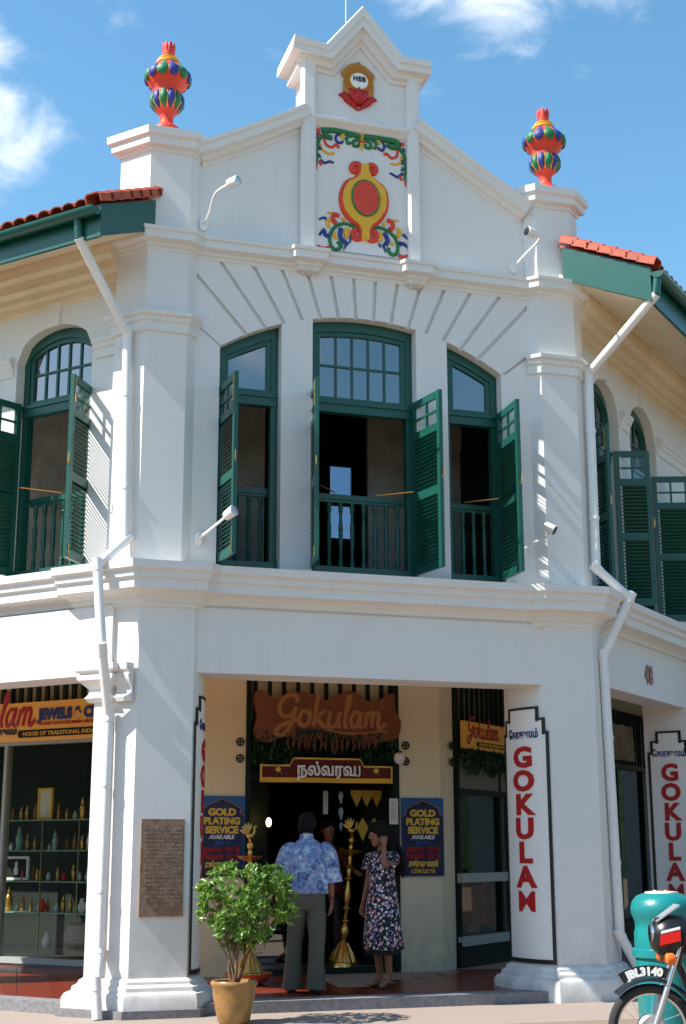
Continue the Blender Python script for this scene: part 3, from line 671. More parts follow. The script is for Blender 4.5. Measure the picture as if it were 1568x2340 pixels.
def eaves(M, ov, ze, sgn, length, u_v, ncol, nrow, pitch=26, zsof=7.30):
    """ov overhang, ze eave height of the roof plane, sgn=+1 wing runs to +u"""
    cp, sp = cos(radians(pitch)), sin(radians(pitch))
    u0, u1 = (u_v, u_v+length) if sgn > 0 else (u_v-length, u_v)
    # roof deck (closed slab)
    D = 3.4
    MB().add([(u, -ov+q*cp, ze+q*sp+dz) for u in (u0, u1) for q in (0, D) for dz in (-.03, 0)], [(0,1,3,2),(4,6,7,5),(0,4,5,1),(2,3,7,6),(0,2,6,4),(1,5,7,3)], M).build('roof_deck', TERRA, B)
    MB().add([(u, v, z) for u in (u0, u1) for v, z in ((-ov+.02, zsof+.01), (.11, zsof+.01+(ov+.11)*.44), (.11, zsof+.08+(ov+.11)*.44), (-ov+.02, zsof+.08))], [(0,1,2,3),(7,6,5,4),(0,4,5,1),(1,5,6,2),(2,6,7,3),(3,7,4,0)], M).build('soffit', SOFFIT, B)
    MB().box(u0, u1, -ov-.005, -ov+.03, zsof-.005, ze-.02, M).build('fascia_board', FASCIA, B)
    n = 10; gr = .075; g = [(-ov-.085+gr*cos(pi+pi*i/n), ze-.065+gr*sin(pi+pi*i/n)) for i in range(n+1)]
    g2 = [(-ov-.085+(gr-.012)*cos(2*pi-pi*i/n), ze-.065+(gr-.012)*sin(2*pi-pi*i/n)) for i in range(n+1)]
    ue = u_v-.02*sgn
    G = MB().prism(g+g2, min(ue, ue+sgn*length), max(ue, ue+sgn*length), lambda a, b, h: (h, a, b), M).prism([(a, b) for a, b in g], ue-.006, ue+.006, lambda a, b, h: (h, a, b), M).build('gutter', FASCIA, B, smooth=True)
    # verge board on the end that meets the corner pier
    vb = [(-ov-.01, zsof-.01), (-ov-.01, ze-.005), (.05, ze+(ov+.05)*sp/cp-.02), (.05, zsof-.01+(ov+.06)*.46)]
    MB().prism(vb, u_v-.025*sgn, u_v+.02*sgn, lambda a, b, h: (h, a, b), M).build('verge_board', FASCIA, B)
    Rm = Matrix.Rotation(radians(pitch), 4, 'X')
    for j in range(7):
        q = -.07+j*.165
        if -ov+q*cp > .10: break
        place('verge_tile', VERGE, B, M @ T((u_v+.03*sgn, -ov+q*cp, ze+q*sp+.03)) @ Rm @ Matrix.Rotation(radians(-4), 4, 'X'))
    stuff = MB()
    for i in range(int(length/ROWX)):
        u = u_v+sgn*(.19+i*ROWX)
        for j in range(int(D/.19)):
            q = -.07+j*.19; Mt = M @ T((u+random.uniform(-.006, .006), -ov+q*cp, ze+q*sp+.042)) @ Rm @ Matrix.Rotation(radians(-4+random.uniform(-1, 1)), 4, 'X')
            if i < ncol and j < nrow: place('roof_tile', ROOFT, B, Mt)
            else: stuff.add(vsT, fsT, Mt)
    o = stuff.build('roof_tiles', TERRA, B, smooth=True, ang=50); o['kind'] = 'stuff'
eaves(ML, .78, 7.66, -1, 5.9, .02, 14, 9, zsof=7.33)
eaves(MR, .95, 7.66, 1, 16.1, -.12, 17, 9, zsof=7.27)

# ------------------------------------------------------------------ rooms behind the upper windows
def room(name, M, u0, u1, v0, v1, z0, z1, m, holes=()):
    mb = MB(); mb.box(u0, u1, v0, v1, z0-.06, z0, M); mb.box(u0, u1, v0, v1, z1, z1+.06, M)
    mb.box(u0-.06, u0, v0, v1, z0, z1, M); mb.box(u1, u1+.06, v0, v1, z0, z1, M)
    return mb.build(name, m, B)
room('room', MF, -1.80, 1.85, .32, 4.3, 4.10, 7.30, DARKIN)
pw = MB(); pw.box(-1.80, -.70, 1.58, 1.64, 4.1, 7.3).box(.55, 1.72, 1.58, 1.64, 4.1, 7.3)
pw.add([(1.72, 1.58, 6.15), (1.85, 1.58, 6.08), (1.85, 1.58, 7.3), (1.72, 1.58, 7.3)], [(0, 1, 2, 3)])
pw.box(-.70, .55, 1.58, 1.64, 6.95, 7.3).build('interior_wall', GREYIN, B)
bw = MB(); bw.box(-1.8, .93, 4.3, 4.36, 4.1, 7.3).box(1.24, 1.85, 4.3, 4.36, 4.1, 7.3).box(.93, 1.24, 4.3, 4.36, 6.62, 7.3).box(.93, 1.24, 4.3, 4.36, 4.1, 5.6).box(.93, 1.24, 4.3, 4.36, 6.06, 6.18).build('interior_wall', DARKIN, B)
MB().box(.94, 1.23, 4.32, 4.33, 5.6, 6.62).build('pane', SKYGLASS, B)
room('room', ML, -6, -.55, .40, 2.7, 4.10, 7.25, GREYIN); MB().box(-6, -.5, 2.7, 2.76, 4.1, 7.3, ML).build('interior_wall', GREYIN, B)
room('room', MR, .65, 16, .40, 2.7, 4.10, 7.25, DARKIN); MB().box(.65, 16, 2.7, 2.76, 4.1, 7.3, MR).build('interior_wall', DARKIN, B)

# ------------------------------------------------------------------ ground-floor shop front
DY = 2.62
MB().prism([(-.62, DY), (-.62, DY+.25), (-1.5, DY+.9), (-1.75, DY+.25), (-1.5, DY)], 0, 3.66).build('shop_wall', CREAM, B)
MB().prism([(1.27, DY+.25), (1.27, DY), (1.80, DY), (2.09, DY+.27), (2.0, DY+.5), (1.6, DY+.6)], 0, 3.66).build('shop_wall', stucco_mat('shop_wall_bounce_tint', (.80, .68, .48), .2, (.6, .48, .33)), B)  # wall colour tanned to carry the warm light bounced off the floor
# doorway
fr = MB(); fr.box(-.62, -.56, DY-.02, DY+.12, .1, 3.6).box(1.19, 1.27, DY-.02, DY+.12, .1, 3.6).box(-.62, 1.27, DY+.005, DY+.11, 2.28, 2.36).box(-.56, 1.19, DY, DY+.1, FZ, FZ+.06)
fr.build('door_frame', DKFRAME, B)
for i in range(10):
    x = -.50+i*.175; MB().box(x-.022, x+.022, DY+.03, DY+.07, 2.36, 3.6).build('transom_bar', DKFRAME, B)
MB().box(-.62, 1.27, DY+.14, DY+.16, 2.95, 3.66).build('transom_board', CREAM, B); MB().box(-.62, 1.27, DY+.14, DY+.16, 2.36, 2.95).build('transom_board', DKFRAME, B)
MB().box(-.55, -.06, DY+.05, DY+.06, FZ+.06, 1.15).build('glass_panel', DOORGLASS, B)
MB().box(-.55, .1, DY+.04, DY+.075, 1.15, 1.19).build('glass_rail', DKFRAME, B)
# dark shop interior
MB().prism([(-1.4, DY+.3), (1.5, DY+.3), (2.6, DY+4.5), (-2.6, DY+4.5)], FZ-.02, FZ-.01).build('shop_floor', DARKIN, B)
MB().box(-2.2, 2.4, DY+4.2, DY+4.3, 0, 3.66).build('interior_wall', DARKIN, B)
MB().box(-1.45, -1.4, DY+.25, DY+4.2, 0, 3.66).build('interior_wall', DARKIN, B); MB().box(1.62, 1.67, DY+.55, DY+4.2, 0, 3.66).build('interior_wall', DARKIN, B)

def shopfront(M, u0, u1, v, sgn, pane_us, z_sill, z_top, rails, glass):
    """glazed shop wall on a wing"""
    fb = MB()
    fb.box(u0, u1, v-.02, v+.10, z_top, z_top+.07, M); fb.box(u0, u1, v-.03, v+.12, z_sill, z_sill+.07, M)
    for u in pane_us: fb.box(u-.025, u+.025, v-.015, v+.09, z_sill, 3.6, M)
    W = fb.build('shop_window', PALEGREY if sgn < 0 else DKFRAME, B)
    for a, b in zip(pane_us, pane_us[1:]): MB().box(a+.025, b-.025, v+.03, v+.036, z_sill+.07, z_top, M).build('pane', glass, W)
    for z in rails: MB().box(u0, u1, v-.035, v+.06, z-.035, z+.035, M).build('rail', PALEGREY, W)
    MB().box(u0, u1, v-.01, v+.14, FZ, z_sill, M).build('dado', GRANITE if sgn < 0 else DKFRAME, W)
    nb = int((u1-u0)/.15)
    for i in range(min(nb, 60)):
        u = u0+.08+i*.15; MB().box(u-.03, u+.03, v+.0, v+.04, z_top+.07, 3.64, M).build('transom_bar', DKFRAME, W)
    MB().box(u0, u1, v+.10, v+.12, z_top+.07, 3.66, M).build('transom_board', CREAM, W)
    MB().box(u0-.04, u1+.04, v+1.3, v+1.34, 0, 3.66, M).box(u0, u1, v+.12, v+1.3, 3.4, 3.44, M).box(u0, u1, v+.14, v+1.3, z_sill-.03, z_sill, M).box(u1, u1+.04, v, v+1.3, 0, 3.66, M).box(u0-.04, u0, v+.1, v+1.3, 0, 3.66, M).build('interior_wall', mat('display_backing', (.016, .022, .018), .8), W)
    return W
shopfront(ML, -6.9, -1.35, 2.95, -1, [-6.9, -5.6, -4.45, -1.40], .13, 2.78, [], SHOPGLASS)
SR = shopfront(MR, 1.70, 15.9, 2.42, 1, [1.73, 2.95, 4.0, 5.0, 6.2, 7.4, 8.6, 9.8, 11, 12.2, 13.4, 14.6, 15.88], .32, 2.72, [], SHOPGLASS)
for z in (.40, 1.14): MB().box(1.70, 4.0, 2.37, 2.44, z-.055, z+.055, MR).build('rail', PALEGREY, SR)
MB().box(1.74, 4.0, 2.42, 2.47, 2.20, 2.64, MR).build('valance', mat('grey_valance', (.16, .16, .13), .7), SR)
MB().box(1.74, 4.0, 2.40, 2.46, 2.14, 2.21, MR).build('rail', DKFRAME, SR)
#@@PART2
# ------------------------------------------------------------------ roof-top urns
def urn(x, y, z, s, rot, label):
    t = thing('finial_urn', label, 'urn', group='painted urns on the corner piers', M=T((x, y, z)) @ RZ(rot) @ Matrix.Scale(s, 4))
    zf = lambda z: z if z < .14 else (z+.075 if z < .72 else z+.115)
    def stretch(mb): mb.v = [(a*kk(c), b*kk(c), zf(c)) for a, b, c in mb.v]; return mb
    kk = lambda z: .93 if z < .40 else (.93+.11*min(1, (z-.40)/.12) if z < .72 else 1.05)
    stretch(MB().lathe([(.165,0),(.165,.03),(.135,.05),(.095,.075),(.08,.12),(.09,.15),(.13,.175),(.19,.26),(.19,.32),(.17,.385),(.168,.42),(.185,.48),(.235,.545),(.245,.59),(.22,.66),(.13,.725),(.06,.73)], 28)).build('bowl', RED, t, True, 60)
    stretch(MB().lathe([(.11,.721),(.135,.735),(.135,.758),(.09,.768),(.112,.785),(.112,.802),(.07,.82),(.06,.83)], 24)).build('collar', YEL, t, True, 60)
    n = 12
    def petal(zs, a, w0, m, nm):
        mb = MB(); rings = []
        for z, r, w, d in zs:
            c = Vector((r*cos(a), r*sin(a), z)); tn = Vector((-sin(a), cos(a), 0)); rd = Vector((cos(a), sin(a), 0))
            rings.append((c, tn*w, rd*d))
        stretch(mb.loft(rings, 8)).build(nm, m, t, True, 80)
    for k in range(n):
        a = 2*pi*k/n; m = BLUE if k % 2 else LEAFG
        petal([(.175,.130,.010,.008),(.21,.162,.028,.018),(.26,.192,.046,.026),(.32,.194,.046,.024),(.385,.175,.022,.014),(.40,.167,.008,.006)], a, 0, m, 'petal')
        petal([(.72,.135,.014,.010),(.69,.185,.036,.020),(.645,.228,.058,.026),(.585,.248,.060,.020),(.54,.238,.044,.014),(.522,.226,.010,.006)], a, 0, m, 'petal')
        b = a+pi/n
        petal([(.18,.135,.006,.006),(.26,.19,.009,.014),(.37,.175,.007,.010)], b, 0, YEL, 'rib')
        petal([(.70,.16,.006,.006),(.63,.233,.009,.012),(.56,.234,.008,.012)], b, 0, YEL, 'rib')
    mb = MB().lathe([(.058,.80),(.070,.85),(.066,.955),(.05,.96)], 16)
    stretch(mb).build('crown', RED, t, True, 60)
    for k in range(8):
        a = 2*pi*k/8; c = Vector((.055*cos(a), .055*sin(a), 0)); tn = Vector((-sin(a), cos(a), 0)); rd = Vector((cos(a), sin(a), 0))
        stretch(MB().loft([(c+Vector((0,0,.84)), tn*.016, rd*.010), (c*1.12+Vector((0,0,.92)), tn*.023, rd*.012), (c*1.2+Vector((0,0,.985)), tn*.021, rd*.010), (c*1.2+Vector((0,0,1.0)), tn*.012, rd*.006)], 8)).build('crown_leaf', RED if k % 2 else CRIM, t, True, 80)
urn(-2.20, .17, 8.99, .945, .1, 'larger painted urn on the left corner pier, red with blue and green petals')
urn(2.29, .17, 8.96, .945, .35, 'smaller looking painted urn on the right corner pier, red with petals')

# ------------------------------------------------------------------ lotus medallion and scrollwork relief
SH = .13
def mp_(x, y): y2 = y-(x-702)*SH; return (-.085+(x-702)*.000564, 10.11-(y2-460)*.000587)
med = thing('lotus_medallion', 'gold and red lotus emblem with a white disc lettered HEB on the gable', 'emblem', (-.085, 0, 9.8))
med_M = T((.085, 0, -9.8))
halo = [mp_(*p) for p in ((705,460),(760,525),(850,560),(930,640),(1040,740),(1055,800),(985,905),(1020,960),(1020,1200),(700,1250),(400,1110),(400,870),(440,850),(352,700),(380,640),(450,580),(560,505),(650,505))]
MB().prism(halo, -.035, .0, XZ).build('halo', OCHRE, med, M=med_M)
cz = mp_(708, 895)
for k in range(19):
    a = radians(-115+230*k/18); r0, r1 = .118, .165+(.03 if abs(k-9) < 1 else 0)
    p0 = (cz[0]+sin(a)*r0, -.035, cz[1]+cos(a)*r0*.95); p1 = (cz[0]+sin(a)*r1, -.035, cz[1]+cos(a)*r1*1.1)
    MB().tube([p0, p1], [.008, .016], 6).build('ray', OCHRE, med, M=med_M)
MB().prism([(cz[0]+.101*cos(2*pi*i/32), cz[1]+.094*sin(2*pi*i/32)) for i in range(32)], -.055, -.03, XZ).build('disc', WHITE, med, M=med_M)
MB().tube([(cz[0]+.104*cos(2*pi*i/32), -.045, cz[1]+.097*sin(2*pi*i/32)) for i in range(33)], .010, 6).build('disc_rim', YEL, med, M=med_M)
moved(text_mb('HEB', .078, .01, .002, space=1.12), T((cz[0], -.06, cz[1]-.004))).build('lettering', BLACK, med, M=med_M)
def un(x, y): return (x, y-(x-702)*SH)
for poly, d, sym in (([(705,985),(770,1075),(800,1170),(780,1290),(705,1380),(625,1290),(605,1170),(640,1075)], .075, False),
                     ([(480,1060),(560,1040),(640,1085),(690,1200),(690,1400),(600,1340),(520,1250)], .055, True),
                     ([(300,1215),(400,1150),(480,1150),(540,1260),(640,1370),(705,1490),(560,1410),(440,1340),(380,1260)], .045, True)):
    for s in ((1, -1) if sym else (1,)):
        pts = [(-.085+(x-702)*.000564*s, 10.11-(y-460)*.000587) for x, y in poly]
        cx = sum(p[0] for p in pts)/len(pts); czz = sum(p[1] for p in pts)/len(pts); n = len(pts)
        mb = MB(); mb.add([(a, 0, b) for a, b in pts]+[(a, -d*.6, b) for a, b in pts]+[(cx+(a-cx)*.6, -d, czz+(b-czz)*.6) for a, b in pts]+[(cx, -d*1.1, czz)],
            [(i, (i+1) % n, n+(i+1) % n, n+i) for i in range(n)]+[(n+i, n+(i+1) % n, 2*n+(i+1) % n, 2*n+i) for i in range(n)]+[(2*n+i, 2*n+(i+1) % n, 3*n) for i in range(n)])
        mb.build('lotus_petal', CRIM, med, True, 70, M=med_M)

rel = thing('floral_relief', 'coloured scrollwork relief round a yellow and red cartouche on the gable panel', 'relief', (-.04, 0, 7.8))
REL = T((.04, 0, -7.8))
def rp(x, y): return (-.045+(x-765)*.000934, 8.86-((y-(x-765)*SH)-650)*.00096)
def stroke(m, pts, r, nm='scroll', d=.02):
    p = smooth_path([(*rp(x, y), 0) for x, y in pts], 5); n = len(p)
    rr = r if isinstance(r, (tuple, list)) else (r, r*.55)
    k = MB().tube([(q.x, 0, q.y) for q in p], [(rr[0]+(rr[1]-rr[0])*i/(n-1))*.00094 for i in range(n)], 8)
    mb = MB(); mb.add([(x, y*.9-.004, z) for x, y, z in k.v], k.f); mb.build(nm, m, rel, True, 70, M=REL)
G_, R_, Y_, B_C = LEAFG, RED, YEL, BLUE
for m, pts, r in [
 (G_,[(270,235),(400,228),(550,250),(700,285),(760,300)],(38,30)), (G_,[(790,300),(900,305),(1050,325),(1180,350),(1240,385)],(30,40)),
 (G_,[(290,270),(340,310),(400,325)],(45,30)), (G_,[(1215,410),(1150,420),(1080,385)],(45,28)),
 (G_,[(330,265),(250,335),(217,430),(215,560),(216,650)],(26,12)), (G_,[(1220,405),(1290,490),(1318,600),(1318,740),(1305,840)],(28,12)),
 (R_,[(225,215),(238,290)],(28,22)), (R_,[(1280,365),(1285,405)],(32,26)), (B_C,[(207,280),(215,340)],(18,16)), (B_C,[(1300,440),(1300,490)],(22,18)),
 (R_,[(300,330),(330,410),(400,440),(450,405),(485,450)],(15,18)), (R_,[(1225,460),(1210,540),(1140,560),(1090,510),(1045,515)],(17,17)),
 (Y_,[(255,400),(290,480),(360,520),(425,515)],(13,17)), (Y_,[(1275,540),(1260,610),(1200,640),(1130,630)],(17,12)),
 (B_C,[(255,600),(310,640),(370,620),(420,640)],(17,15)), (B_C,[(1285,755),(1220,800),(1170,775),(1120,750)],(20,13)),
 (B_C,[(240,440),(262,480)],(20,14)), (B_C,[(1275,590),(1280,640)],(22,16)), (R_,[(245,620),(275,670)],(20,14)), (R_,[(1245,790),(1270,840)],(22,16)),
 (R_,[(212,660),(208,735)],(14,5)), (R_,[(1325,850),(1315,915)],(18,8)), (G_,[(228,530),(262,575)],(20,14)), (G_,[(1290,680),(1272,725)],(20,14)),
 (B_C,[(500,270),(450,300),(455,360),(500,385),(535,365)],(17,18)), (B_C,[(1035,355),(1055,420),(1030,465),(990,450),(985,430)],(17,18)),
 (Y_,[(550,270),(515,300),(545,335)],(18,16)), (Y_,[(960,330),(990,360),(985,390)],(18,14)),
 (G_,[(640,290),(580,320),(600,390),(632,372)],(22,16)), (G_,[(740,330),(670,360),(670,412),(720,420),(735,385)],(24,18)),
 (G_,[(900,330),(950,380),(940,440),(905,430)],(22,16)), (G_,[(810,340),(880,380),(870,440),(820,430),(822,395)],(24,18)),
 (Y_,[(765,265),(772,325)],(40,22)), (R_,[(738,358),(805,362)],(20,20)), (Y_,[(770,385),(770,430),(770,485)],(28,6)),
 (R_,[(490,1300),(430,1280),(410,1340),(450,1390)],(26,30)), (R_,[(1080,1345),(1140,1370),(1150,1430),(1110,1470)],(28,30)),
 (Y_,[(335,1260),(430,1255)],(9,15)), (Y_,[(375,1330),(345,1370),(362,1440)],(22,24)), (Y_,[(520,1345),(560,1330)],(24,20)), (Y_,[(430,1500),(430,1560),(470,1570)],(22,16)), (Y_,[(590,1450),(570,1510),(590,1570)],(32,28)),
 (Y_,[(1150,1350),(1225,1350)],(15,10)), (Y_,[(1040,1380),(1052,1412)],(28,22)), (Y_,[(1210,1450),(1240,1500),(1200,1550)],(24,28)), (Y_,[(1150,1620),(1142,1660)],(24,20)), (Y_,[(980,1490),(1000,1560),(960,1600)],(30,24)),
 (B_C,[(240,1345),(290,1320),(330,1330)],(10,20)), (B_C,[(245,1535),(300,1470),(320,1530),(370,1545)],(14,32)), (B_C,[(510,1450),(500,1550),(560,1620),(590,1640)],(30,26)), (B_C,[(590,1620),(540,1715)],(24,5)), (B_C,[(632,1540),(620,1630)],(18,6)),
 (B_C,[(1280,1520),(1335,1580)],(24,8)), (B_C,[(1235,1640),(1290,1640),(1345,1700)],(32,12)), (B_C,[(1045,1500),(1085,1590),(1060,1650)],(26,30)), (B_C,[(1030,1650),(1062,1750)],(24,5)), (B_C,[(980,1640),(1000,1690)],(20,6)),
 (R_,[(220,1655),(310,1690),(370,1680)],(9,26)), (R_,[(1220,1780),(1280,1800),(1345,1775)],(28,12)),
 (G_,[(690,1440),(560,1390),(440,1430),(375,1540),(390,1660),(450,1710),(510,1670),(500,1620),(465,1640)],(20,24)), (G_,[(890,1450),(1000,1440),(1130,1510),(1205,1620),(1205,1740),(1150,1775),(1095,1730),(1100,1690)],(20,24))]:
    stroke(m, pts, r, 'leaf' if len(pts) < 4 else 'scroll')
lft = [(748,655),(745,760),(705,830),(595,880),(535,980),(517,1100),(547,1230),(622,1330),(722,1410),(752,1480),(752,1590)]
rgt_ = [(845,1600),(848,1490),(880,1420),(970,1355),(1048,1240),(1068,1110),(1040,970),(958,890),(872,815),(845,745),(838,668)]
MB().prism([rp(*p) for p in lft+rgt_], -.05, 0, XZ).build('cartouche', YEL, rel, M=REL)
stroke(R_, [(690,695),(695,735),(655,735),(640,690),(675,645),(730,655),(745,730),(705,828),(595,880),(535,980),(515,1100),(545,1230),(622,1330),(722,1410),(760,1490),(740,1570),(680,1570),(655,1515),(690,1465)], (34, 38), 'border')
stroke(R_, [(890,715),(880,750),(925,755),(945,705),(905,660),(860,670),(845,745),(872,815),(958,890),(1040,970),(1070,1110),(1048,1240),(970,1355),(880,1420),(852,1500),(870,1590),(930,1585),(945,1525),(895,1475)], (34, 38), 'border')
oc = rp(800, 1095)
MB().prism([(oc[0]+.152*cos(2*pi*i/40), oc[1]+.205*sin(2*pi*i/40)) for i in range(40)], -.065, -.04, XZ).build('oval', RED, rel, M=REL)
MB().tube([(oc[0]+.155*cos(2*pi*i/40), -.055, oc[1]+.208*sin(2*pi*i/40)) for i in range(41)], .013, 8).build('oval_rim', LEAFG, rel, True, M=REL)

# ------------------------------------------------------------------ wall lamps
def spot(base, nrm, pts, hd, label, cap=METAL):
    t = thing('wall_spotlight', label, 'spotlight', base, 'white spotlights on bent wall arms'); b = Vector(base)
    rot = Vector(nrm).to_track_quat('Z', 'Y').to_matrix().to_4x4()
    MB().lathe([(.055, 0), (.062, .008), (.058, .025), (.02, .035)], 16, M=rot @ Matrix.Diagonal((.8, 1.25, 1, 1))).build('wall_plate', PIPEW, t, True)
    P = [Vector((0, 0, 0))+Vector(nrm)*.02]+[Vector(p)-b for p in pts]
    MB().tube(smooth_path(P, 5), .014, 8).build('arm', PIPEW, t, True)
    e = P[-1]; r2_ = Vector(hd).to_track_quat('Z', 'Y').to_matrix().to_4x4()
    H = MB().lathe([(.018, -.06), (.045, -.05), (.052, -.02), (.056, .07), (.05, .075)], 16, M=T(e) @ r2_).build('lamp_head', PIPEW, t, True)
    MB().lathe([(.050, .0), (.050, .012), (.02, .02)], 16, M=T(e) @ r2_ @ T((0, 0, .066))).build('lens', cap, H, True)
spot((-1.80, .03, 7.90), (0, -1, 0), [(-1.79, -.22, 7.93), (-1.77, -.42, 8.06), (-1.66, -.70, 8.06)], (.6, -.8, .05), 'long bent arm spotlight at the upper left of the gable')
spot((1.77, .03, 7.88), (0, -1, 0), [(1.80, -.20, 7.93), (1.90, -.42, 8.06), (1.74, -.56, 8.04)], (-.9, -.2, .1), 'bent arm spotlight at the upper right beside the pier', BLACK)
spot((-1.78, 0, 4.50), (0, -1, 0), [(-1.70, -.22, 4.56), (-1.58, -.48, 4.66)], (.45, -.8, .35), 'straight arm spotlight beside the left upper window')
spot((1.76, 0, 4.60), (0, -1, 0), [(1.82, -.16, 4.66), (1.93, -.30, 4.71), (1.93, -.31, 4.80)], (.6, -.5, -.5), 'crooked arm spotlight beside the right upper window', BLACK)

# ------------------------------------------------------------------ downpipes
def pipe(M, pts, r, label, green_to):
    t = thing('downpipe', label, 'downpipe', M=M)
    MB().tube(pts[:green_to+1], r*.95, 14).build('outlet', FASCIA, t, True)
    for i in range(green_to, len(pts)-1):
        a, b = Vector(pts[i]), Vector(pts[i+1]); d = (b-a).normalized()
        MB().tube([a-d*.012, b+d*.012], r, 16).build('pipe_length', PIPEW, t, True)
        if 0 < i-green_to: MB().tube([a-d*.07, a+d*.05], r*1.12, 16).build('pipe_joint', PIPEW, t, True)
        if (b-a).length > 1.4:
            for f in (.3, .75):
                c = a+(b-a)*f; MB().lathe([(r*1.02, -.02), (r*1.15, -.02), (r*1.15, .02), (r*1.02, .02)], 14, c=tuple(c)).build('bracket', PIPEW, t)
pipe(ML, [(-.22, -.84, 7.60), (-.215, -.80, 7.34), (-.17, -.075, 6.56), (-.10, -.075, 4.42), (-.23, -.32, 4.14), (-.13, -.32, 3.32), (-.225, -.075, 2.72), (-.225, -.09, .58), (-.12, -.24, .30), (-.09, -.24, .02)], .047, 'white downpipe bending down the left corner pier past the capital', 1)
pipe(MR, [(-.09, -1.02, 7.58), (-.10, -.99, 7.34), (.19, -.075, 6.68), (.16, -.075, 4.45), (.46, -.33, 4.14), (.26, -.075, 3.50), (.36, -.08, .62), (.58, -.24, .18)], .050, 'white downpipe bending down the right corner pier below pale eaves', 1)

# ------------------------------------------------------------------ signs
def bend_pier(side):
    Lt = .73
    def f(p):
        x, y, z = p; t = .5+(x if side < 0 else -x)/Lt; dx, dy, a = arc_pt(t); out = -y
        if side < 0: return (LB[0]+dx+sin(a)*out, LB[1]+dy-cos(a)*out, z)
        return (RB[0]-dx-sin(a)*out, RB[1]+dy-cos(a)*out, z)
    return f
def steps(x, w, z1): # stepped head of the tall panel
    e = w/2-abs(x); return z1-.26 if e < .075 else (z1-.12 if e < .15 else z1)
def panel_mb(w, z0, z1, y0, y1):
    mb = MB(); xs = sorted({-w/2+w*i/20 for i in range(21)} | {s*(w/2-e) for s in (-1, 1) for e in (.075, .15)})
    for a, b in zip(xs, xs[1:]):
        zt = steps((a+b)/2, w, z1); mb.box(a, b, y0, y1, z0, zt)
    return mb
def border_mb(w, z0, z1, t, y0, y1, keep=None):
    mb = MB(); h = w/2
    segs = [(-h, -h+t, z0, z1-.26), (h-t, h, z0, z1-.26), (-h+.075-t, -h+.075, z1-.26-t, z1-.12), (h-.075, h-.075+t, z1-.26-t, z1-.12), (-h+.15-t, -h+.15, z1-.12-t, z1), (h-.15, h-.15+t, z1-.12-t, z1)]
    hor = [(-h, h, z0-t*.2, z0+t), (-h, -h+.075, z1-.26-t*.7, z1-.26), (h-.075, h, z1-.26-t*.7, z1-.26), (-h+.075, -h+.15, z1-.12-t*.7, z1-.12), (h-.15, h-.075, z1-.12-t*.7, z1-.12), (-h+.15, h-.15, z1-t*.7, z1)]
    for a, b, c, d in segs: mb.box(a, b, y0, y1, c, d)
    for a, b, c, d in hor:
        n = max(1, int((b-a)/.04))
        for i in range(n): mb.box(a+(b-a)*i/n, a+(b-a)*(i+1)/n, y0-.0015, y1, c, d)
    return mb
def gok_sign(name, label, fn, w=.69, z0=.36, z1=2.94, top=2.53, pitch=.244, lw=1.36):
    t = thing(name, label, 'sign', group='tall GOKULAM signs on the piers')
    def put(mb, nm, m, par=t):
        mb.v = [fn(p) for p in mb.v]; return mb.build(nm, m, par)
    put(panel_mb(w, z0, z1, -.012, .0), 'panel', mat('sign_panel_white', (.82, .80, .76), .5) if 'PANELW' not in globals() else PANELW)
    put(border_mb(w, z0, z1, .035, -.018, -.002), 'border', BLACK)
    for i, ch in enumerate('GOKULAM'):
        mb = text_mb(ch, .285, .012, .012 if ch != 'M' else .004, sx=lw if ch != 'M' else lw*.92)
        put(moved(mb, T((0, -.016, top-.205-i*pitch))), 'letter', LETTERRED)
    put(moved(text_mb('ேகாகுலம்', .115, .006, .004, sx=.72), T((0, -.014, top+.09))), 'tamil_lettering', NAVY)
    return t
PANELW = mat('sign_panel_white', (.82, .80, .76), .5)
gok_sign('pier_sign', 'tall red GOKULAM sign curving out of sight on the left pier', bend_pier(-1))
gok_sign('pier_sign', 'tall red GOKULAM sign fully seen on the right corner pier', bend_pier(1))
P2M = MR @ T((3.5, .30, 0)) @ RZ(radians(-90))
gok_sign('pier_sign', 'tall red GOKULAM sign cut by the right edge, behind the bin', lambda p: tuple(P2M @ Vector(p)), w=.56, lw=1.08)

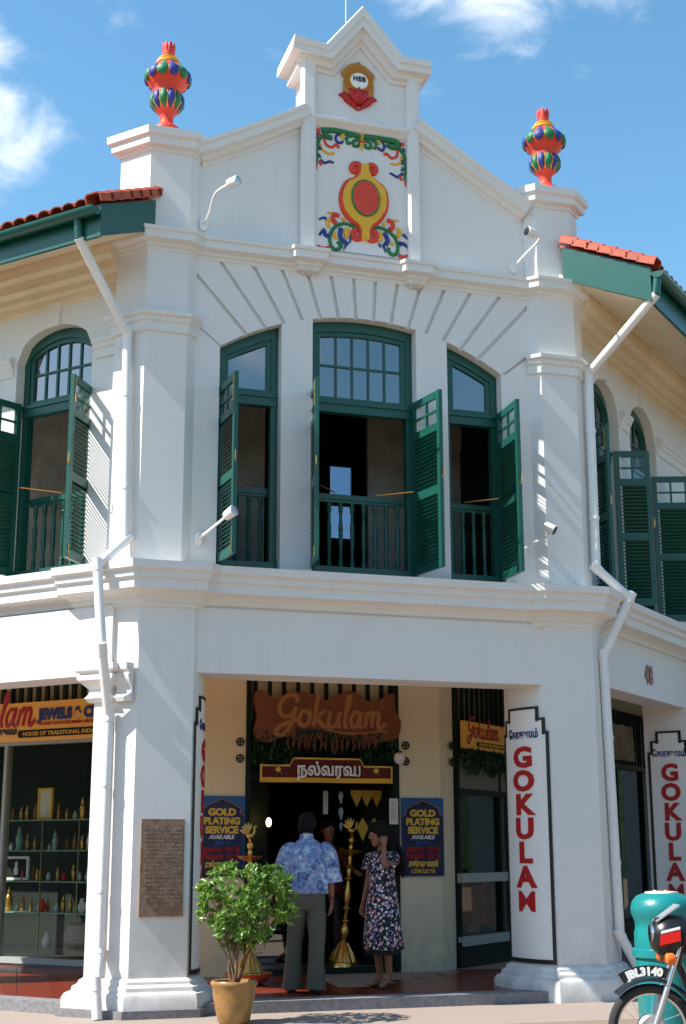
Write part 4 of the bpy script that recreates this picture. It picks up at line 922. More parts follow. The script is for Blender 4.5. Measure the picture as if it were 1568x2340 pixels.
def blue_board(x0, label):
    w, z0, z1 = .54, 1.17, 2.08; c = x0+w/2
    t = thing('painted_board', label, 'sign', (c, DY, z0), 'blue gold plating boards beside the doorway'); I = T((-c, -DY, -z0))
    MB().box(x0, x0+w, DY-.025, DY-.001, z0, z1).build('board', SKYBLUE, t, M=I)
    og = [(-w/2+.012, z0+.012), (w/2-.012, z0+.012), (w/2-.012, z1-.22), (w/2-.05, z1-.19), (w/2-.06, z1-.13), (w/2-.14, z1-.085), (.05, z1-.055), (0, z1-.025), (-.05, z1-.055), (-w/2+.14, z1-.085), (-w/2+.06, z1-.13), (-w/2+.05, z1-.19), (-w/2+.012, z1-.22)]
    MB().prism([(c+a, b) for a, b in og], DY-.028, DY-.020, XZ).build('arch_field', DARKBLUE, t, M=I)
    MB().tube([(c+a, DY-.029, b) for a, b in og[2:]], .006, 6).build('arch_outline', WOODL, t, M=I)
    for body, z, s, m, bold, shr, sx in (('GOLD', 1.865, .105, GOLD, .006, 0, 1.1), ('PLATING', 1.765, .105, GOLD, .006, 0, 1.0), ('SERVICE', 1.665, .105, GOLD, .006, 0, 1.0), ('AVAILABLE', 1.60, .062, WHITE, .002, .3, .95),
                                ('இங்கு', 1.535, .062, SKYBLUE, .002, .3, .8), ('நைககளுக்கும்', 1.455, .082, LETTERRED, .004, 0, .62), ('சிைலகளுக்கும்', 1.375, .082, LETTERRED, .004, 0, .62), ('தங்கமுலாம்', 1.285, .092, GOLD, .005, 0, .62), ('பூசப்படும்.', 1.21, .072, GOLD, .002, 0, .70)):
        mb = text_mb(body, s, .006, bold, shr, sx=sx); xs = [v[0] for v in mb.v]; k = min(1, (w-.04)/(max(xs)-min(xs))); mid = (max(xs)+min(xs))/2
        mb.v = [((x-mid)*k, y, z_) for x, y, z_ in mb.v]
        moved(mb, T((c, DY-.031, z))).build('lettering', m, t, M=I)
blue_board(-1.165, 'blue GOLD PLATING SERVICE board half hidden by the left pier')
blue_board(1.29, 'blue GOLD PLATING SERVICE board right of the doorway')

# carved wooden shop name
ws = thing('carved_shop_sign', 'wavy edged brown wooden sign carved Gokulam above the doorway', 'sign', (.36, DY-.08, 3.0)); I = T((-.36, -DY+.08, -3.0))
def wp(x, y): return (-.54+(x-415)*.0024, 3.30-(y-185-(x-415)*.02)*.00225)
wo_ = [wp(*p) for p in ((415,200),(450,185),(490,215),(540,235),(580,215),(640,190),(700,200),(760,230),(800,230),(860,195),(900,185),(945,200),(990,235),(1040,240),(1090,205),(1135,200),(1140,280),(1170,350),(1150,430),(1080,450),(1000,468),(960,468),(920,440),(870,430),(820,460),(780,435),(720,440),(660,460),(600,430),(540,430),(490,455),(430,440),(410,390),(425,330),(415,260))]
wo_s = [(p.x, p.y) for p in smooth_path([(a, b, 0) for a, b in wo_], 3, True)]
MB().prism(wo_s, DY-.10, DY-.05, XZ).build('board', WOOD, ws, M=I)
mb = script_mb(.325, .031, .12, .7); moved(mb, T((-.31, DY-.105, 2.90))).build('script_lettering', WOODL, ws, True, M=I)
MB().tube(smooth_path([(.32, DY-.103, 2.875), (.5, DY-.103, 2.825), (.8, DY-.103, 2.825), (1.02, DY-.103, 2.86), (1.1, DY-.103, 2.83)], 6), [.012]*24+[.02], 6).build('flourish', WOODL, ws, M=I) if False else MB().tube(smooth_path([(.32, DY-.103, 2.875), (.5, DY-.103, 2.825), (.8, DY-.103, 2.825), (1.02, DY-.103, 2.86), (1.1, DY-.103, 2.83)], 6), .016, 6).build('flourish', WOODL, ws, M=I)
moved(text_mb('ேகாகுலம்', .075, .012, .003, sx=.9), T((.13, DY-.105, 2.815))).build('tamil_lettering', BLACK, ws, M=I)

# garland of leaves with dried strands, and the welcome banner under it
ga = thing('leaf_garland', 'dark green leaf garland with dried hanging strands below the carved sign', 'garland', (.36, DY-.05, 2.8))
mb = MB()
for i in range(1700):
    x = random.uniform(-.92, .86); edge = min(1, abs(x)/.5); z = random.uniform(-.36 if abs(x) > .40 else -.12, .03); y = random.uniform(-.07, .03)
    q = Matrix.Rotation(random.uniform(0, 6.3), 4, 'Z') @ Matrix.Rotation(random.uniform(-1, 1), 4, 'X'); s = random.uniform(.025, .05)
    mb.add([(-s*.35, 0, 0), (0, -.006, -s), (s*.35, 0, 0), (0, .006, s*.8)], [(0, 1, 2, 3)], T((x, y, z)) @ q)
o = mb.build('leaves', GARL, ga); o['kind'] = 'stuff'
MB().tube([(-.92, 0, .02), (0, -.01, -.01), (.86, 0, .02)], .02, 6).build('cord', GARL, ga)
for i in range(17):
    x = -.50+i*.066; h = .17-.06*abs(i-8)/8+random.uniform(-.03, .03)
    MB().loft([((x, -.075, -.05), (.012, 0, 0), (0, .004, 0)), ((x+random.uniform(-.02, .02), -.085, -.05-h*.5), (.02, 0, 0), (0, .004, 0)), ((x+random.uniform(-.03, .03), -.08, -.05-h), (.006, 0, 0), (0, .003, 0))], 6).build('dried_strand', GARLB, ga)
g2 = thing('leaf_garland', 'ragged dark leaf garland under the short orange sign', 'garland', M=MR @ T((1.74, 2.36, 2.70)))
mb = MB()
for i in range(900):
    x = random.uniform(.0, 1.6); z = random.uniform(-.20-.12*abs(sin(x*5.5)), .0); y = random.uniform(-.05, .03)
    q = Matrix.Rotation(random.uniform(0, 6.3), 4, 'Z') @ Matrix.Rotation(random.uniform(-1, 1), 4, 'X'); s = random.uniform(.025, .05)
    mb.add([(-s*.35, 0, 0), (0, -.006, -s), (s*.35, 0, 0), (0, .006, s*.8)], [(0, 1, 2, 3)], T((x, y, z)) @ q)
o = mb.build('leaves', GARL, g2); o['kind'] = 'stuff'
MB().tube([(0, 0, -.01), (1.6, 0, -.01)], .02, 6).build('cord', GARL, g2)
ba = thing('welcome_banner', 'maroon cloth banner with white Tamil lettering and gold edge over the doorway', 'banner', (.335, DY-.12, 2.24))
n = 24; top = lambda u: .20 if abs(u) > .46 else .20+.085*min(1, (.46-abs(u))/.05)
def wave(u, z): return .018*sin(u*7)*(1-z*2)+.01*sin(u*17)
mb = MB(); hw = .80
us = sorted({-hw+2*hw*i/32 for i in range(33)} | {-.46, .46, -.41, .41})
for a, b in zip(us, us[1:]):
    vs = []
    for y_ in (0, .012):
        for u, z in ((a, .055), (b, .055), (b, top(b)), (a, top(a))): vs.append((u, wave(u, z)+y_, z))
    mb.add(vs, [(0,1,2,3),(5,4,7,6),(3,2,6,7),(1,0,4,5)])
mb.build('cloth', MAROON, ba, True)
def strip(nm, m, f0, f1, dy):
    mb = MB()
    for a, b in zip(us, us[1:]): mb.add([(u, wave(u, z)+y_, z) for y_ in (-dy, .01) for u, z in ((a, f0(a)), (b, f0(b)), (b, f1(b)), (a, f1(a)))], [(0,1,2,3),(5,4,7,6),(3,2,6,7),(1,0,4,5)])
    mb.build(nm, m, ba)
strip('gold_fringe', YEL, lambda u: 0, lambda u: .055, .003); strip('top_edging', GOLD, lambda u: top(u)-.018, lambda u: top(u)+.001, .004)
for s in (-1, 1): MB().box(s*hw-.009, s*hw+.009, -.012, .02, .0, .20).build('side_edging', GOLD, ba)
mb = text_mb('நல்வரவ', .20, .012, .006); xs = [v[0] for v in mb.v]; k = .72/(max(xs)-min(xs)); mid = (max(xs)+min(xs))/2+.02
moved(mb, Matrix.Diagonal((k, 1, .95, 1)) @ T((-mid, 0, 0))); moved(mb, T((0, -.03, .085))).build('tamil_lettering', WHITE, ba)
MB().tube(smooth_path([(.345, -.031, .088), (.375, -.031, .082), (.39, -.031, .11), (.39, -.031, .20)], 4), .010, 6).build('tamil_lettering', WHITE, ba)
for s in (-1, 1):
    MB().lathe([(.002, -.012), (.03, -.008), (.03, 0), (.002, .006)], 12, M=T((s*.60, -.028, .145)) @ Matrix.Rotation(pi/2, 4, 'X')).build('flower', GOLD, ba)
    for a in range(5):
        q = a*1.257+.5; MB().loft([((s*.60+.03*cos(q), -.024, .13+.03*sin(q)), (.004, 0, 0), (0, .004, 0)), ((s*.60+.05*cos(q), -.026, .13+.045*sin(q)), (.013, 0, .01), (0, .004, 0)), ((s*.60+.068*cos(q), -.024, .13+.06*sin(q)), (.003, 0, 0), (0, .003, 0))], 6).build('leaf', LEAFG, ba)

# iron rosettes, globe lamp, notice
def rosette(M, label):
    t = thing('iron_rosette', label, 'wall ornament', group='round iron rosettes on the shop walls', M=M)
    MB().tube([(.042*cos(2*pi*i/20), -.012, .042*sin(2*pi*i/20)) for i in range(21)], .009, 6).build('ring', BLACK, t)
    MB().box(-.04, .04, -.016, -.004, -.007, .007).box(-.007, .007, -.0162, -.0042, -.04, .04).build('cross', BLACK, t)
    MB().lathe([(.002, .0), (.014, .004), (.014, .016), (.004, .02)], 10, M=Matrix.Rotation(pi/2, 4, 'X')).build('boss', BLACK, t)
rosette(T((-.69, DY, 2.70)), 'upper round iron rosette left of the doorway'); rosette(T((-.69, DY, 2.51)), 'lower round iron rosette left of the doorway')
rosette(T((1.36, DY, 2.70)), 'upper round iron rosette right of the doorway'); rosette(T((1.36, DY, 2.51)), 'lower round iron rosette right of the doorway, behind the globe')
bev = T((1.97, DY+.15, 0)) @ RZ(radians(41.6))
rosette(bev @ T((.05, -.02, 2.72)), 'upper iron rosette on the slanting corner beside the short orange sign'); rosette(bev @ T((.05, -.02, 2.52)), 'lower iron rosette on the slanting corner below the short orange sign')
t = thing('globe_lamp', 'small white glass globe lamp on the right door post', 'lamp', (1.235, DY-.02, 2.54))
MB().lathe([(.015, -.075), (.045, -.06), (.07, -.02), (.072, .01), (.055, .05), (.02, .07)], 16, M=T((0, -.11, 0))).build('globe', PORCEL, t, True)
MB().tube([(0, 0, .06), (0, -.06, .10), (0, -.11, .07)], .012, 6).build('bracket', BLACK, t); MB().lathe([(.03, .05), (.03, .08), (.01, .085)], 10, M=T((0, -.11, 0))).build('cap', BLACK, t)
t = thing('paper_notice', 'white paper notice fixed to the right door post', 'notice', (1.19, DY-.03, 1.92))
MB().box(-.055, .055, -.004, 0, -.15, .15).build('sheet', PAPER, t)
for i in range(9): MB().box(-.04, .025+random.uniform(-.02, .015), -.0055, -.004, .10-i*.024, .107-i*.024).build('text_line', mat('printed_line', (.25, .24, .24), .8) if i == 0 else bpy.data.materials['printed_line'], t)

# orange fascia signs of the side shops
def put_text(M, t, body, x, z, size, m, bold=0, shear=0, align='LEFT', sx=1, y=-.03, width=None):
    mb = text_mb(body, size, .006, bold, shear, align, sx=sx)
    if width:
        xs = [v[0] for v in mb.v]; k = width/(max(xs)-min(xs)); mb.v = [((q-min(xs))*k, b, c) for q, b, c in mb.v]
    moved(mb, T((x, y, z))); return mb.build('lettering', m, t)
SC = 1.0
sl = thing('orange_shop_sign', 'long orange signboard reading Gokulam Jewels and Crafts over the left window', 'sign', M=ML @ T((-3.02, 2.91, 2.82)) @ Matrix.Scale(1.045, 4))
MB().box(-2.6, 1.5, -.02, .02, 0, .47).build('board', ORANGE, sl)
moved(script_mb(.36, .026), T((-2.40, -.026, .20))).build('script_lettering', LETTERRED, sl, True)
put_text(ML, sl, 'ேகாகுலம்', -1.68, .09, .12, BLACK, .003, .2, width=.52)
put_text(ML, sl, 'JEWELS & CRAFTS', -.83, .255, .175, NAVY, .012, width=1.30)
put_text(ML, sl, '* A UNIT OF LITTLE INDIA ARCADE  HERITAGE', -.84, .185, .05, LETTERRED, .002, .2, width=1.3)
MB().prism([(-1.14, .07), (-1.12, .045), (.9, .045), (.9, .135), (-1.12, .135), (-1.14, .11)], -.026, -.018, XZ).build('green_strip', DKFRAME, sl)
put_text(ML, sl, 'HOUSE OF TRADITIONAL INDIAN CRAFTS', -1.05, .065, .065, GOLD, .001, width=1.5)
sr = thing('orange_shop_sign', 'short orange signboard reading Gokulam between doorway and right pier', 'sign', M=MR @ T((1.74, 2.36, 2.70)))
MB().box(0, 1.7, -.02, .02, 0, .34).build('board', ORANGE, sr)
moved(script_mb(.225, .015), T((.10, -.026, .15))).build('script_lettering', LETTERRED, sr, True)
MB().prism([(.38, .065), (.40, .04), (1.6, .04), (1.6, .10), (.40, .10), (.38, .085)], -.026, -.018, XZ).build('green_strip', DKFRAME, sr)
put_text(MR, sr, 'HOUSE OF TRADITIONAL INDIAN CRAFTS', .44, .052, .05, GOLD, .0005, width=1.1)

# street number
hn = thing('house_number', 'brown house number 48 on the right hand beam', 'number', M=MR @ T((1.98, .06, 3.40)))
put_text(MR, hn, '4', 0, 0, .29, WOOD, .014, y=-.012, width=.13); put_text(MR, hn, '8', .15, 0, .29, WOOD, .014, y=-.012, width=.13)
# engraved plaque
pl = thing('stone_plaque', 'brown engraved stone plaque set in the front of the left pier', 'plaque', (-2.08, -.10, .88))
MB().box(-.205, .205, -.028, .004, 0, .88).build('slab', PLAQUE, pl)
for i in range(19):
    x = -.175+random.uniform(0, .02)
    while x < .165:
        w = random.uniform(.012, .05)
        if random.random() < .85: MB().box(x, min(x+w, .18), -.033, -.026, .80-i*.036-random.uniform(.010, .022), .80-i*.036).build('inscription', CARVED, pl)
        x += w+.010
# cloth sign in the far right window
fs = thing('hanging_cloth', 'faded lettered cloth hanging at the top of the far right shop window', 'cloth', M=MR @ T((7.2, 2.34, 2.85)))
mb = MB(); n = 24
for i in range(n):
    a, b = -.75+1.5*i/n, -.75+1.5*(i+1)/n; f = lambda x, z: .05*sin(x*14)*(1 if z < .3 else .6)
    mb.add([(u, f(u, z)+d, z) for d in (0, .01) for u, z in ((a, 0), (b, 0), (b, .55), (a, .55))], [(0,1,2,3),(5,4,7,6),(0,4,5,1),(3,2,6,7)])
mb.build('cloth', mat('faded_cloth', (.42, .36, .28), .9, noise=(3, 1, (.18, .15, .12))), fs, True)

# ------------------------------------------------------------------ inside the doorway
bu = thing('zigzag_hanging', 'cream band with hanging golden triangles inside the doorway', 'door hanging', (1.07, 3.25, 2.14))
MB().box(-.20, .20, -.01, .01, -.02, .05).build('band', YEL if False else GOLD, bu)
for i in range(3): MB().prism([(-.19+i*.13, -.02), (-.06+i*.13, -.02), (-.125+i*.13, -.15)], -.008, .008, XZ).build('pennant', GOLD, bu)
for i, (x, lab) in enumerate(((1.01, 'golden diamond hanging left of the woman, behind the tall lamp'), (1.16, 'golden diamond hanging behind the face of the woman'))):
    d = thing('diamond_hanging', lab, 'door hanging', (x, 3.22, 1.74), 'golden diamonds hanging in the doorway')
    MB().prism([(0, -.16), (.075, .0), (0, .12), (-.075, 0)], -.008, .008, XZ).build('diamond', GOLD, d); MB().tube([(0, 0, .11), (0, 0, .40)], .003, 5).build('string', BLACK, d)
cr = thing('glass_drop', 'pale blue glass drops on a string inside the doorway', 'door hanging', (.74, 3.24, 2.12)); CRY = mat('pale_blue_glass', (.35, .55, .62), .15)
MB().tube([(0, 0, .1), (0, 0, -.42)], .003, 5).build('string', BLACK, cr)
for z, s in ((.0, 1.0), (-.2, 1.0), (-.36, .7)): MB().lathe([(.004, -.10*s), (.035*s, .0), (.025*s, .05*s), (.004, .06*s)], 6, c=(0, 0, z)).build('drop', CRY, cr)
cp = thing('cloth_panel', 'narrow stained cream panel hanging in the dark doorway', 'door hanging', (.56, 3.3, 1.9))
MB().box(-.03, .03, -.006, .006, 0, .28).build('panel', PAPER, cp)
bl = thing('hanging_lantern', 'small lit lantern glowing in the dark shop', 'lantern', (-.13, 3.4, 1.80))
MB().lathe([(.012, -.05), (.03, -.03), (.034, .01), (.025, .04), (.01, .055)], 10).build('shade', BULB, bl, True); MB().tube([(0, 0, .05), (0, 0, 1.8)], .004, 5).build('cord', BLACK, bl)
hb = thing('display_counter', 'dark glass topped counter inside the shop', 'counter', (.2, 4.6, FZ))
MB().box(-.9, .9, -.3, .3, 0, .9).build('base', DARKIN, hb); MB().box(-.92, .92, -.32, .32, .9, .93).build('top', PALEGREY, hb)

def brass_lamp(M, s, label, bird=True):
    t = thing('brass_oil_lamp', label, 'oil lamp', group='tall brass oil lamps', M=M @ Matrix.Scale(s, 4))
    MB().lathe([(.17, 0), (.17, .03), (.155, .06), (.15, .075), (.16, .085), (.14, .13), (.11, .19), (.075, .25), (.045, .30), (.03, .32)], 24).build('base', BRASS, t, True, 50)
    for k in range(14):
        a = 2*pi*k/14; MB().tube([(.152*cos(a), .152*sin(a), .09), (.115*cos(a), .115*sin(a), .185), (.05*cos(a), .05*sin(a), .295)], [.012, .010, .005], 6).build('flute', BRASS, t, True)
    MB().lathe([(.025,.31),(.03,.34),(.055,.40),(.06,.44),(.04,.49),(.022,.52),(.05,.545),(.05,.555),(.022,.58),(.028,.66),(.05,.685),(.05,.70),(.022,.72),(.045,.80),(.048,.84),(.03,.93),(.018,1.0),(.045,1.03),(.045,1.04),(.02,1.06),(.035,1.11),(.02,1.15),(.05,1.18),(.02,1.20),(.03,1.26),(.018,1.30)], 18).build('stem', BRASS, t, True, 45)
    MB().lathe([(.02, 1.29), (.05, 1.31), (.12, 1.335), (.145, 1.36), (.14, 1.365), (.05, 1.345), (.02, 1.35)], 24).build('oil_tray', BRASS, t, True, 45)
    MB().lathe([(.02, 1.34), (.03, 1.40), (.018, 1.43), (.04, 1.47), (.04, 1.49), (.015, 1.53), (.025, 1.55)], 14).build('upper_stem', BRASS, t, True, 45)
    bd = MB(); bd.loft([((.045, 0, 1.60), (0, .004, 0), (0, 0, .004)), ((.03, 0, 1.595), (0, .02, 0), (.01, 0, .028)), ((-.01, 0, 1.585), (0, .028, 0), (0, 0, .035)), ((-.05, 0, 1.60), (0, .012, 0), (0, 0, .02))], 10)
    bd.tube([(.03, 0, 1.60), (.05, 0, 1.65), (.045, 0, 1.69), (.065, 0, 1.70), (.085, 0, 1.69)], [.016, .011, .012, .012, .003], 8)
    b = bd.build('peacock', BRASS, t, True, 60)
    for k in range(5):
        a = radians(25+k*22); MB().loft([((-.03, 0, 1.60), (.006, 0, .004), (0, .006, 0)), ((-.03-.07*cos(a), 0, 1.60+.09*sin(a)), (.016*sin(a), 0, .016*cos(a)), (0, .008, 0)), ((-.03-.10*cos(a), 0, 1.60+.14*sin(a)), (.006, 0, .004), (0, .004, 0))], 8).build('tail_feather', BRASS, b, True)
brass_lamp(T((.66, 2.98, FZ+.02)) @ Matrix.Rotation(radians(5), 4, 'Y'), 1.0, 'tall brass oil lamp leaning beside the woman in the doorway')
brass_lamp(T((-.80, 1.62, FZ+.05)), .93, 'brass oil lamp with peacock top behind the potted shrub')
t = thing('lamp_bowl', 'wide red orange bowl on the floor under the brass lamp', 'bowl', (-.80, 1.62, FZ+.005))
MB().lathe([(.12, 0), (.20, .03), (.25, .10), (.255, .115), (.235, .11), (.18, .05), (.02, .045)], 28).build('bowl', mat('red_orange_glaze', (.55, .09, .03), .25), t, True, 60)

# ------------------------------------------------------------------ left window display
DISP = ML @ T((-.62, 3.30, -.02)) @ Matrix.Scale(1.045, 4)
cab = thing('glass_shelf_unit', 'glass shelf unit with thin brass posts in the left shop window', 'display cabinet', M=DISP @ T((-3.2, 0, .28)))
SHELFG = mat('glass_shelf_edge', (.25, .42, .36), .15)
for z in (.42, .78, 1.14, 1.50): MB().box(-.9, 1.0, -.14, .22, z, z+.012).build('shelf', SHELFG, cab)
for x in (-.58, 0, .58, .98): MB().box(x-.008, x+.008, -.145, -.13, 0, 1.52).build('post', mat('post_metal', (.28, .27, .18), .3, .7) if x == -.58 else bpy.data.materials['post_metal'], cab)
def disp(name, label, cat, u, z, build, group=None):
    t = thing(name, label, cat, M=DISP @ T((-3.2+u, 0, .28+z)), group=group); build(t); return t
def figurine(m, h):
    def f(t):
        MB().lathe([(.05, 0), (.052, .02), (.04, .03), (.045, .10), (.05, .14), (.04, .18), (.026, .2)], 12).build('body', m, t, True)
        MB().lathe([(.01, .19), (.028, .21), (.03, .24), (.018, .265), (.008, .30)], 10).build('head', m, t, True)
        t.scale = (h, h, h)
    return f
def vase(m, h):
    def f(t): MB().lathe([(.035, 0), (.06, .04), (.07, .09), (.045, .15), (.025, .18), (.035, .21), (.028, .21), (.018, .18)], 14).build('vase', m, t, True); t.scale = (h, h, h)
    return f
def frame(w, h, m, inn):
    def f(t):
        MB().box(-w, w, -.015, .015, 0, .03).box(-w, w, -.015, .015, h-.03, h).box(-w, -w+.03, -.015, .015, .03, h-.03).box(w-.03, w, -.015, .015, .03, h-.03).build('frame', m, t)
        MB().box(-w+.03, w-.03, -.004, .008, .03, h-.03).build('picture', inn, t)
        MB().lathe([(.03, 0), (.04, .06), (.02, .1), (.025, .13), (.008, .16)], 10, M=T((0, -.012, .06)) @ Matrix.Diagonal((1, .3, 1, 1))).build('figure', PORCEL, t, True)
    return f
disp('framed_picture', 'small gilt framed picture standing on the top shelf of the left window', 'picture', -.10, 1.515, frame(.12, .38, GOLD, PAPER))
disp('framed_picture', 'empty white frame leaning on the third shelf of the left window', 'picture', -.52, .80, frame(.20, .28, PORCEL, DARKIN))
disp('figurine', 'reddish carved figure on the right of the top shelf', 'figurine', .80, 1.515, figurine(WOODL, 1.7))
disp('figurine', 'brass figure beside the carved one on the top shelf', 'figurine', .50, 1.515, figurine(BRASS, .9))
disp('figurine', 'clear glass figure at the left end of the second shelf', 'figurine', -.50, 1.155, figurine(SHELFG, 1.0))
disp('figurine', 'pale glass figure in the middle of the second shelf', 'figurine', .08, 1.155, figurine(SHELFG, .8))
disp('figurine', 'white pair figure at the right of the second shelf', 'figurine', .62, 1.155, figurine(PORCEL, .75))
disp('figurine', 'red and gold figure on the third shelf inside the white frame', 'figurine', -.42, .795, figurine(RED, .45))
disp('figurine', 'small gilt figure on the third shelf right of the frame', 'figurine', -.18, .795, figurine(BRASS, .5))
disp('vase', 'red lacquer vase in the middle of the third shelf', 'vase', .25, .795, vase(CRIM, .5))
disp('figurine', 'tall golden figure at the left end of the fourth shelf', 'figurine', -.62, .435, figurine(BRASS, 1.0))
disp('vase', 'red and white round vase in the middle of the fourth shelf', 'vase', -.08, .435, vase(RED, .75))
for i in range(4): disp('porcelain_shell', ('first', 'second', 'third', 'fourth')[i]+' white shell from the left in the row on the fourth shelf', 'ornament', .55+i*.11, .435, vase(PORCEL, .8+.1*i), 'white shells on the fourth shelf')
for i in range(3): disp('porcelain_shell', ('first', 'second', 'third')[i]+' small white shell from the left on the third shelf', 'ornament', .62+i*.12, .795, vase(PORCEL, .55+.06*i), 'small white shells on the third shelf')
disp('stone_bowl', 'large pale stone bowl on the floor of the left window', 'bowl', .55, 0.02, lambda t: MB().lathe([(.12, 0), (.19, .08), (.20, .18), (.15, .27), (.17, .30), (.14, .30), (.11, .2)], 20).build('bowl', mat('pale_stone', (.36, .30, .25), .7), t, True))
disp('white_jar', 'small white jar on the floor of the left window', 'jar', .02, 0.02, vase(PORCEL, .9))

# right window display: dark silhouettes and draped orange cloth
for i, (u, h, lab) in enumerate(((1.95, 1.0, 'dark bronze figure at the left of the right shop window'), (2.25, .8, 'dark bronze figure in the middle of the right shop window'), (2.6, 1.15, 'tall dark bronze figure near the right pier in the window'))):
    t = thing('bronze_figure', lab, 'figurine', M=MR @ T((u, 2.75, 1.20))); BR = mat('dark_bronze', (.05, .032, .015), .35, .7) if i == 0 else bpy.data.materials['dark_bronze']
    MB().lathe([(.07, 0), (.07, .03), (.03, .05), (.05, .14), (.06, .2), (.03, .25), (.04, .30), (.05, .34), (.02, .40), (.015, .55)], 14).build('body', BR, t, True); MB().tube([(-.10, 0, .33), (0, 0, .28), (.10, 0, .33)], .015, 6).build('arms', BR, t); t.scale = (h, h, h)
t = thing('draped_cloth', 'orange and brown cloth draped low in the right shop window', 'cloth', M=MR @ T((2.4, 2.68, .5)))
mb = MB(); n = 30
for i in range(n):
    for j in range(10):
        def pt(a, b): return (-.6+1.6*a/n, .05*sin(a*1.1+b*.25)+.03*sin(a*2.3), .55*b/10-.05*sin(a*.5))
        mb.add([pt(i, j), pt(i+1, j), pt(i+1, j+1), pt(i, j+1)], [(0,1,2,3)])
mb.build('drape', CLOTHO, t, True)

# rows of small stock filling the shelves of the left window
small = [('figurine', 'small brass figure among others on the %s shelf of the left window', 'figurine', lambda k: figurine(BRASS, .45+.25*rq.random())),
         ('vase', 'small pale cup among others on the %s shelf of the left window', 'cup', lambda k: vase(PORCEL, .35+.2*rq.random())),
         ('figurine', 'small terracotta figure among others on the %s shelf of the left window', 'figurine', lambda k: figurine(WOODL, .5+.2*rq.random()))]
rq = random.Random(3)
for sh_, z in (('top', 1.515), ('second', 1.155), ('third', .795), ('fourth', .435)):
    for k in range(15):
        nm, lab, cat, fn = small[rq.choice((0, 0, 1, 2))]
        disp(nm, lab % sh_, cat, -.86+k*.128+rq.uniform(-.02, .02), z, fn(k), 'small stock on the %s shelf' % sh_).location += (ML.to_3x3() @ Vector((0, .11, 0)))
mi = thing('reflection_mirror', 'gilt framed mirror added for a street reflection behind the figures in the right shop window', 'mirror', M=MR @ T((2.35, 3.15, 1.25)))  # mirror added so the window shows a patch of reflected street
MB().box(-.42, .42, -.02, .02, 0, .92).build('frame', GOLD, mi); MB().box(-.37, .37, -.024, -.018, .05, .87).build('mirror_glass', CHROME, mi)
#@@PART3
# ------------------------------------------------------------------ people
from mathutils import noise as mnoise
def skin_mb(joints, edges, sub=2):
    """joints: list of (pos, radius); grown with a Skin modifier rooted at joint 0"""
    me = bpy.data.meshes.new('body'); me.from_pydata([p for p, r in joints], edges, [])
    o = bpy.data.objects.new('body', me); COL.objects.link(o)
    o.modifiers.new('skin', 'SKIN'); o.modifiers['skin'].use_smooth_shade = True
    s = o.modifiers.new('sub', 'SUBSURF'); s.levels = sub; s.render_levels = sub
    sv_ = me.skin_vertices[0].data
    for i, (p, r) in enumerate(joints):
        sv_[i].radius = (r, r) if not isinstance(r, tuple) else r; sv_[i].use_root = (i == 0)
    m2 = bpy.data.meshes.new_from_object(o.evaluated_get(bpy.context.evaluated_depsgraph_get()))
    mb = MB(); mb.v = [tuple(v.co) for v in m2.vertices]; mb.f = [tuple(p.vertices) for p in m2.polygons]
    bpy.data.objects.remove(o); bpy.data.meshes.remove(me); bpy.data.meshes.remove(m2); return mb
def head_mb(M):
    mb = MB()
    R = [(-.118,.018,.018,.060),(-.112,.034,.034,.054),(-.095,.048,.052,.040),(-.065,.060,.074,.018),(-.03,.068,.086,.008),(.01,.073,.094,.0),(.05,.074,.097,-.004),(.085,.064,.086,-.006),(.11,.042,.058,-.008),(.122,.015,.02,-.008)]
    mb.loft([((0, y, z), (rx, 0, 0), (0, ry, 0)) for z, rx, ry, y in R], 20, M)
    mb.loft([((0, .088, .025), (.008, 0, 0), (0, .006, 0)), ((0, .098, -.005), (.011, 0, 0), (0, .014, 0)), ((0, .102, -.025), (.017, 0, 0), (0, .016, 0)), ((0, .09, -.036), (.012, 0, 0), (0, .01, 0))], 8, M)
    mb.loft([((0, .088, -.055), (.022, 0, 0), (0, .010, 0)), ((0, .092, -.062), (.026, 0, 0), (0, .010, 0)), ((0, .086, -.071), (.018, 0, 0), (0, .009, 0))], 8, M)
    for s in (-1, 1): mb.loft([((s*.073, -.005, .03), (.006, 0, 0), (0, .018, .004)), ((s*.081, -.012, .005), (.008, 0, 0), (0, .022, 0)), ((s*.073, -.002, -.03), (.005, 0, 0), (0, .010, 0))], 8, M)
    return mb
def hand_mb(w, d, n, s=1.0, curl=.5, mirror=1):
    """w wrist point, d direction of the fingers, n palm normal"""
    d = Vector(d).normalized(); n = Vector(n); n = (n-d*n.dot(d)).normalized(); sd = d.cross(n)*mirror; w = Vector(w); mb = MB()
    mb.loft([(w-d*.01, sd*.026*s, n*.02*s), (w+d*.03*s, sd*.034*s, n*.017*s), (w+d*.07*s, sd*.041*s, n*.014*s), (w+d*.092*s, sd*.038*s, n*.011*s)], 12)
    for k, L_ in ((-1.5, .062), (-.5, .074), (.5, .080), (1.5, .070)):
        p = w+d*.082*s+sd*(.0195*k*s); pts = [p-d*.015*s]; dd = d+sd*(.05*k); ang_ = 0
        for seg in (.42, .33, .25):
            ang_ += curl*.75; v = dd*cos(ang_)+n*sin(ang_); pts.append(pts[-1]+v.normalized()*L_*seg*s+(dd*.015*s if seg == .42 else Vector()))
        mb.tube(pts, [.0095*s, .0092*s, .0082*s, .006*s], 8)
    p = w+d*.028*s+sd*.030*s
    mb.tube([p-sd*.012*s, p+d*.025*s+sd*.018*s+n*.006*s, p+d*.050*s+sd*.026*s+n*.016*s, p+d*.070*s+sd*.022*s+n*.024*s], [.013*s, .0115*s, .0105*s, .007*s], 8)
    return mb
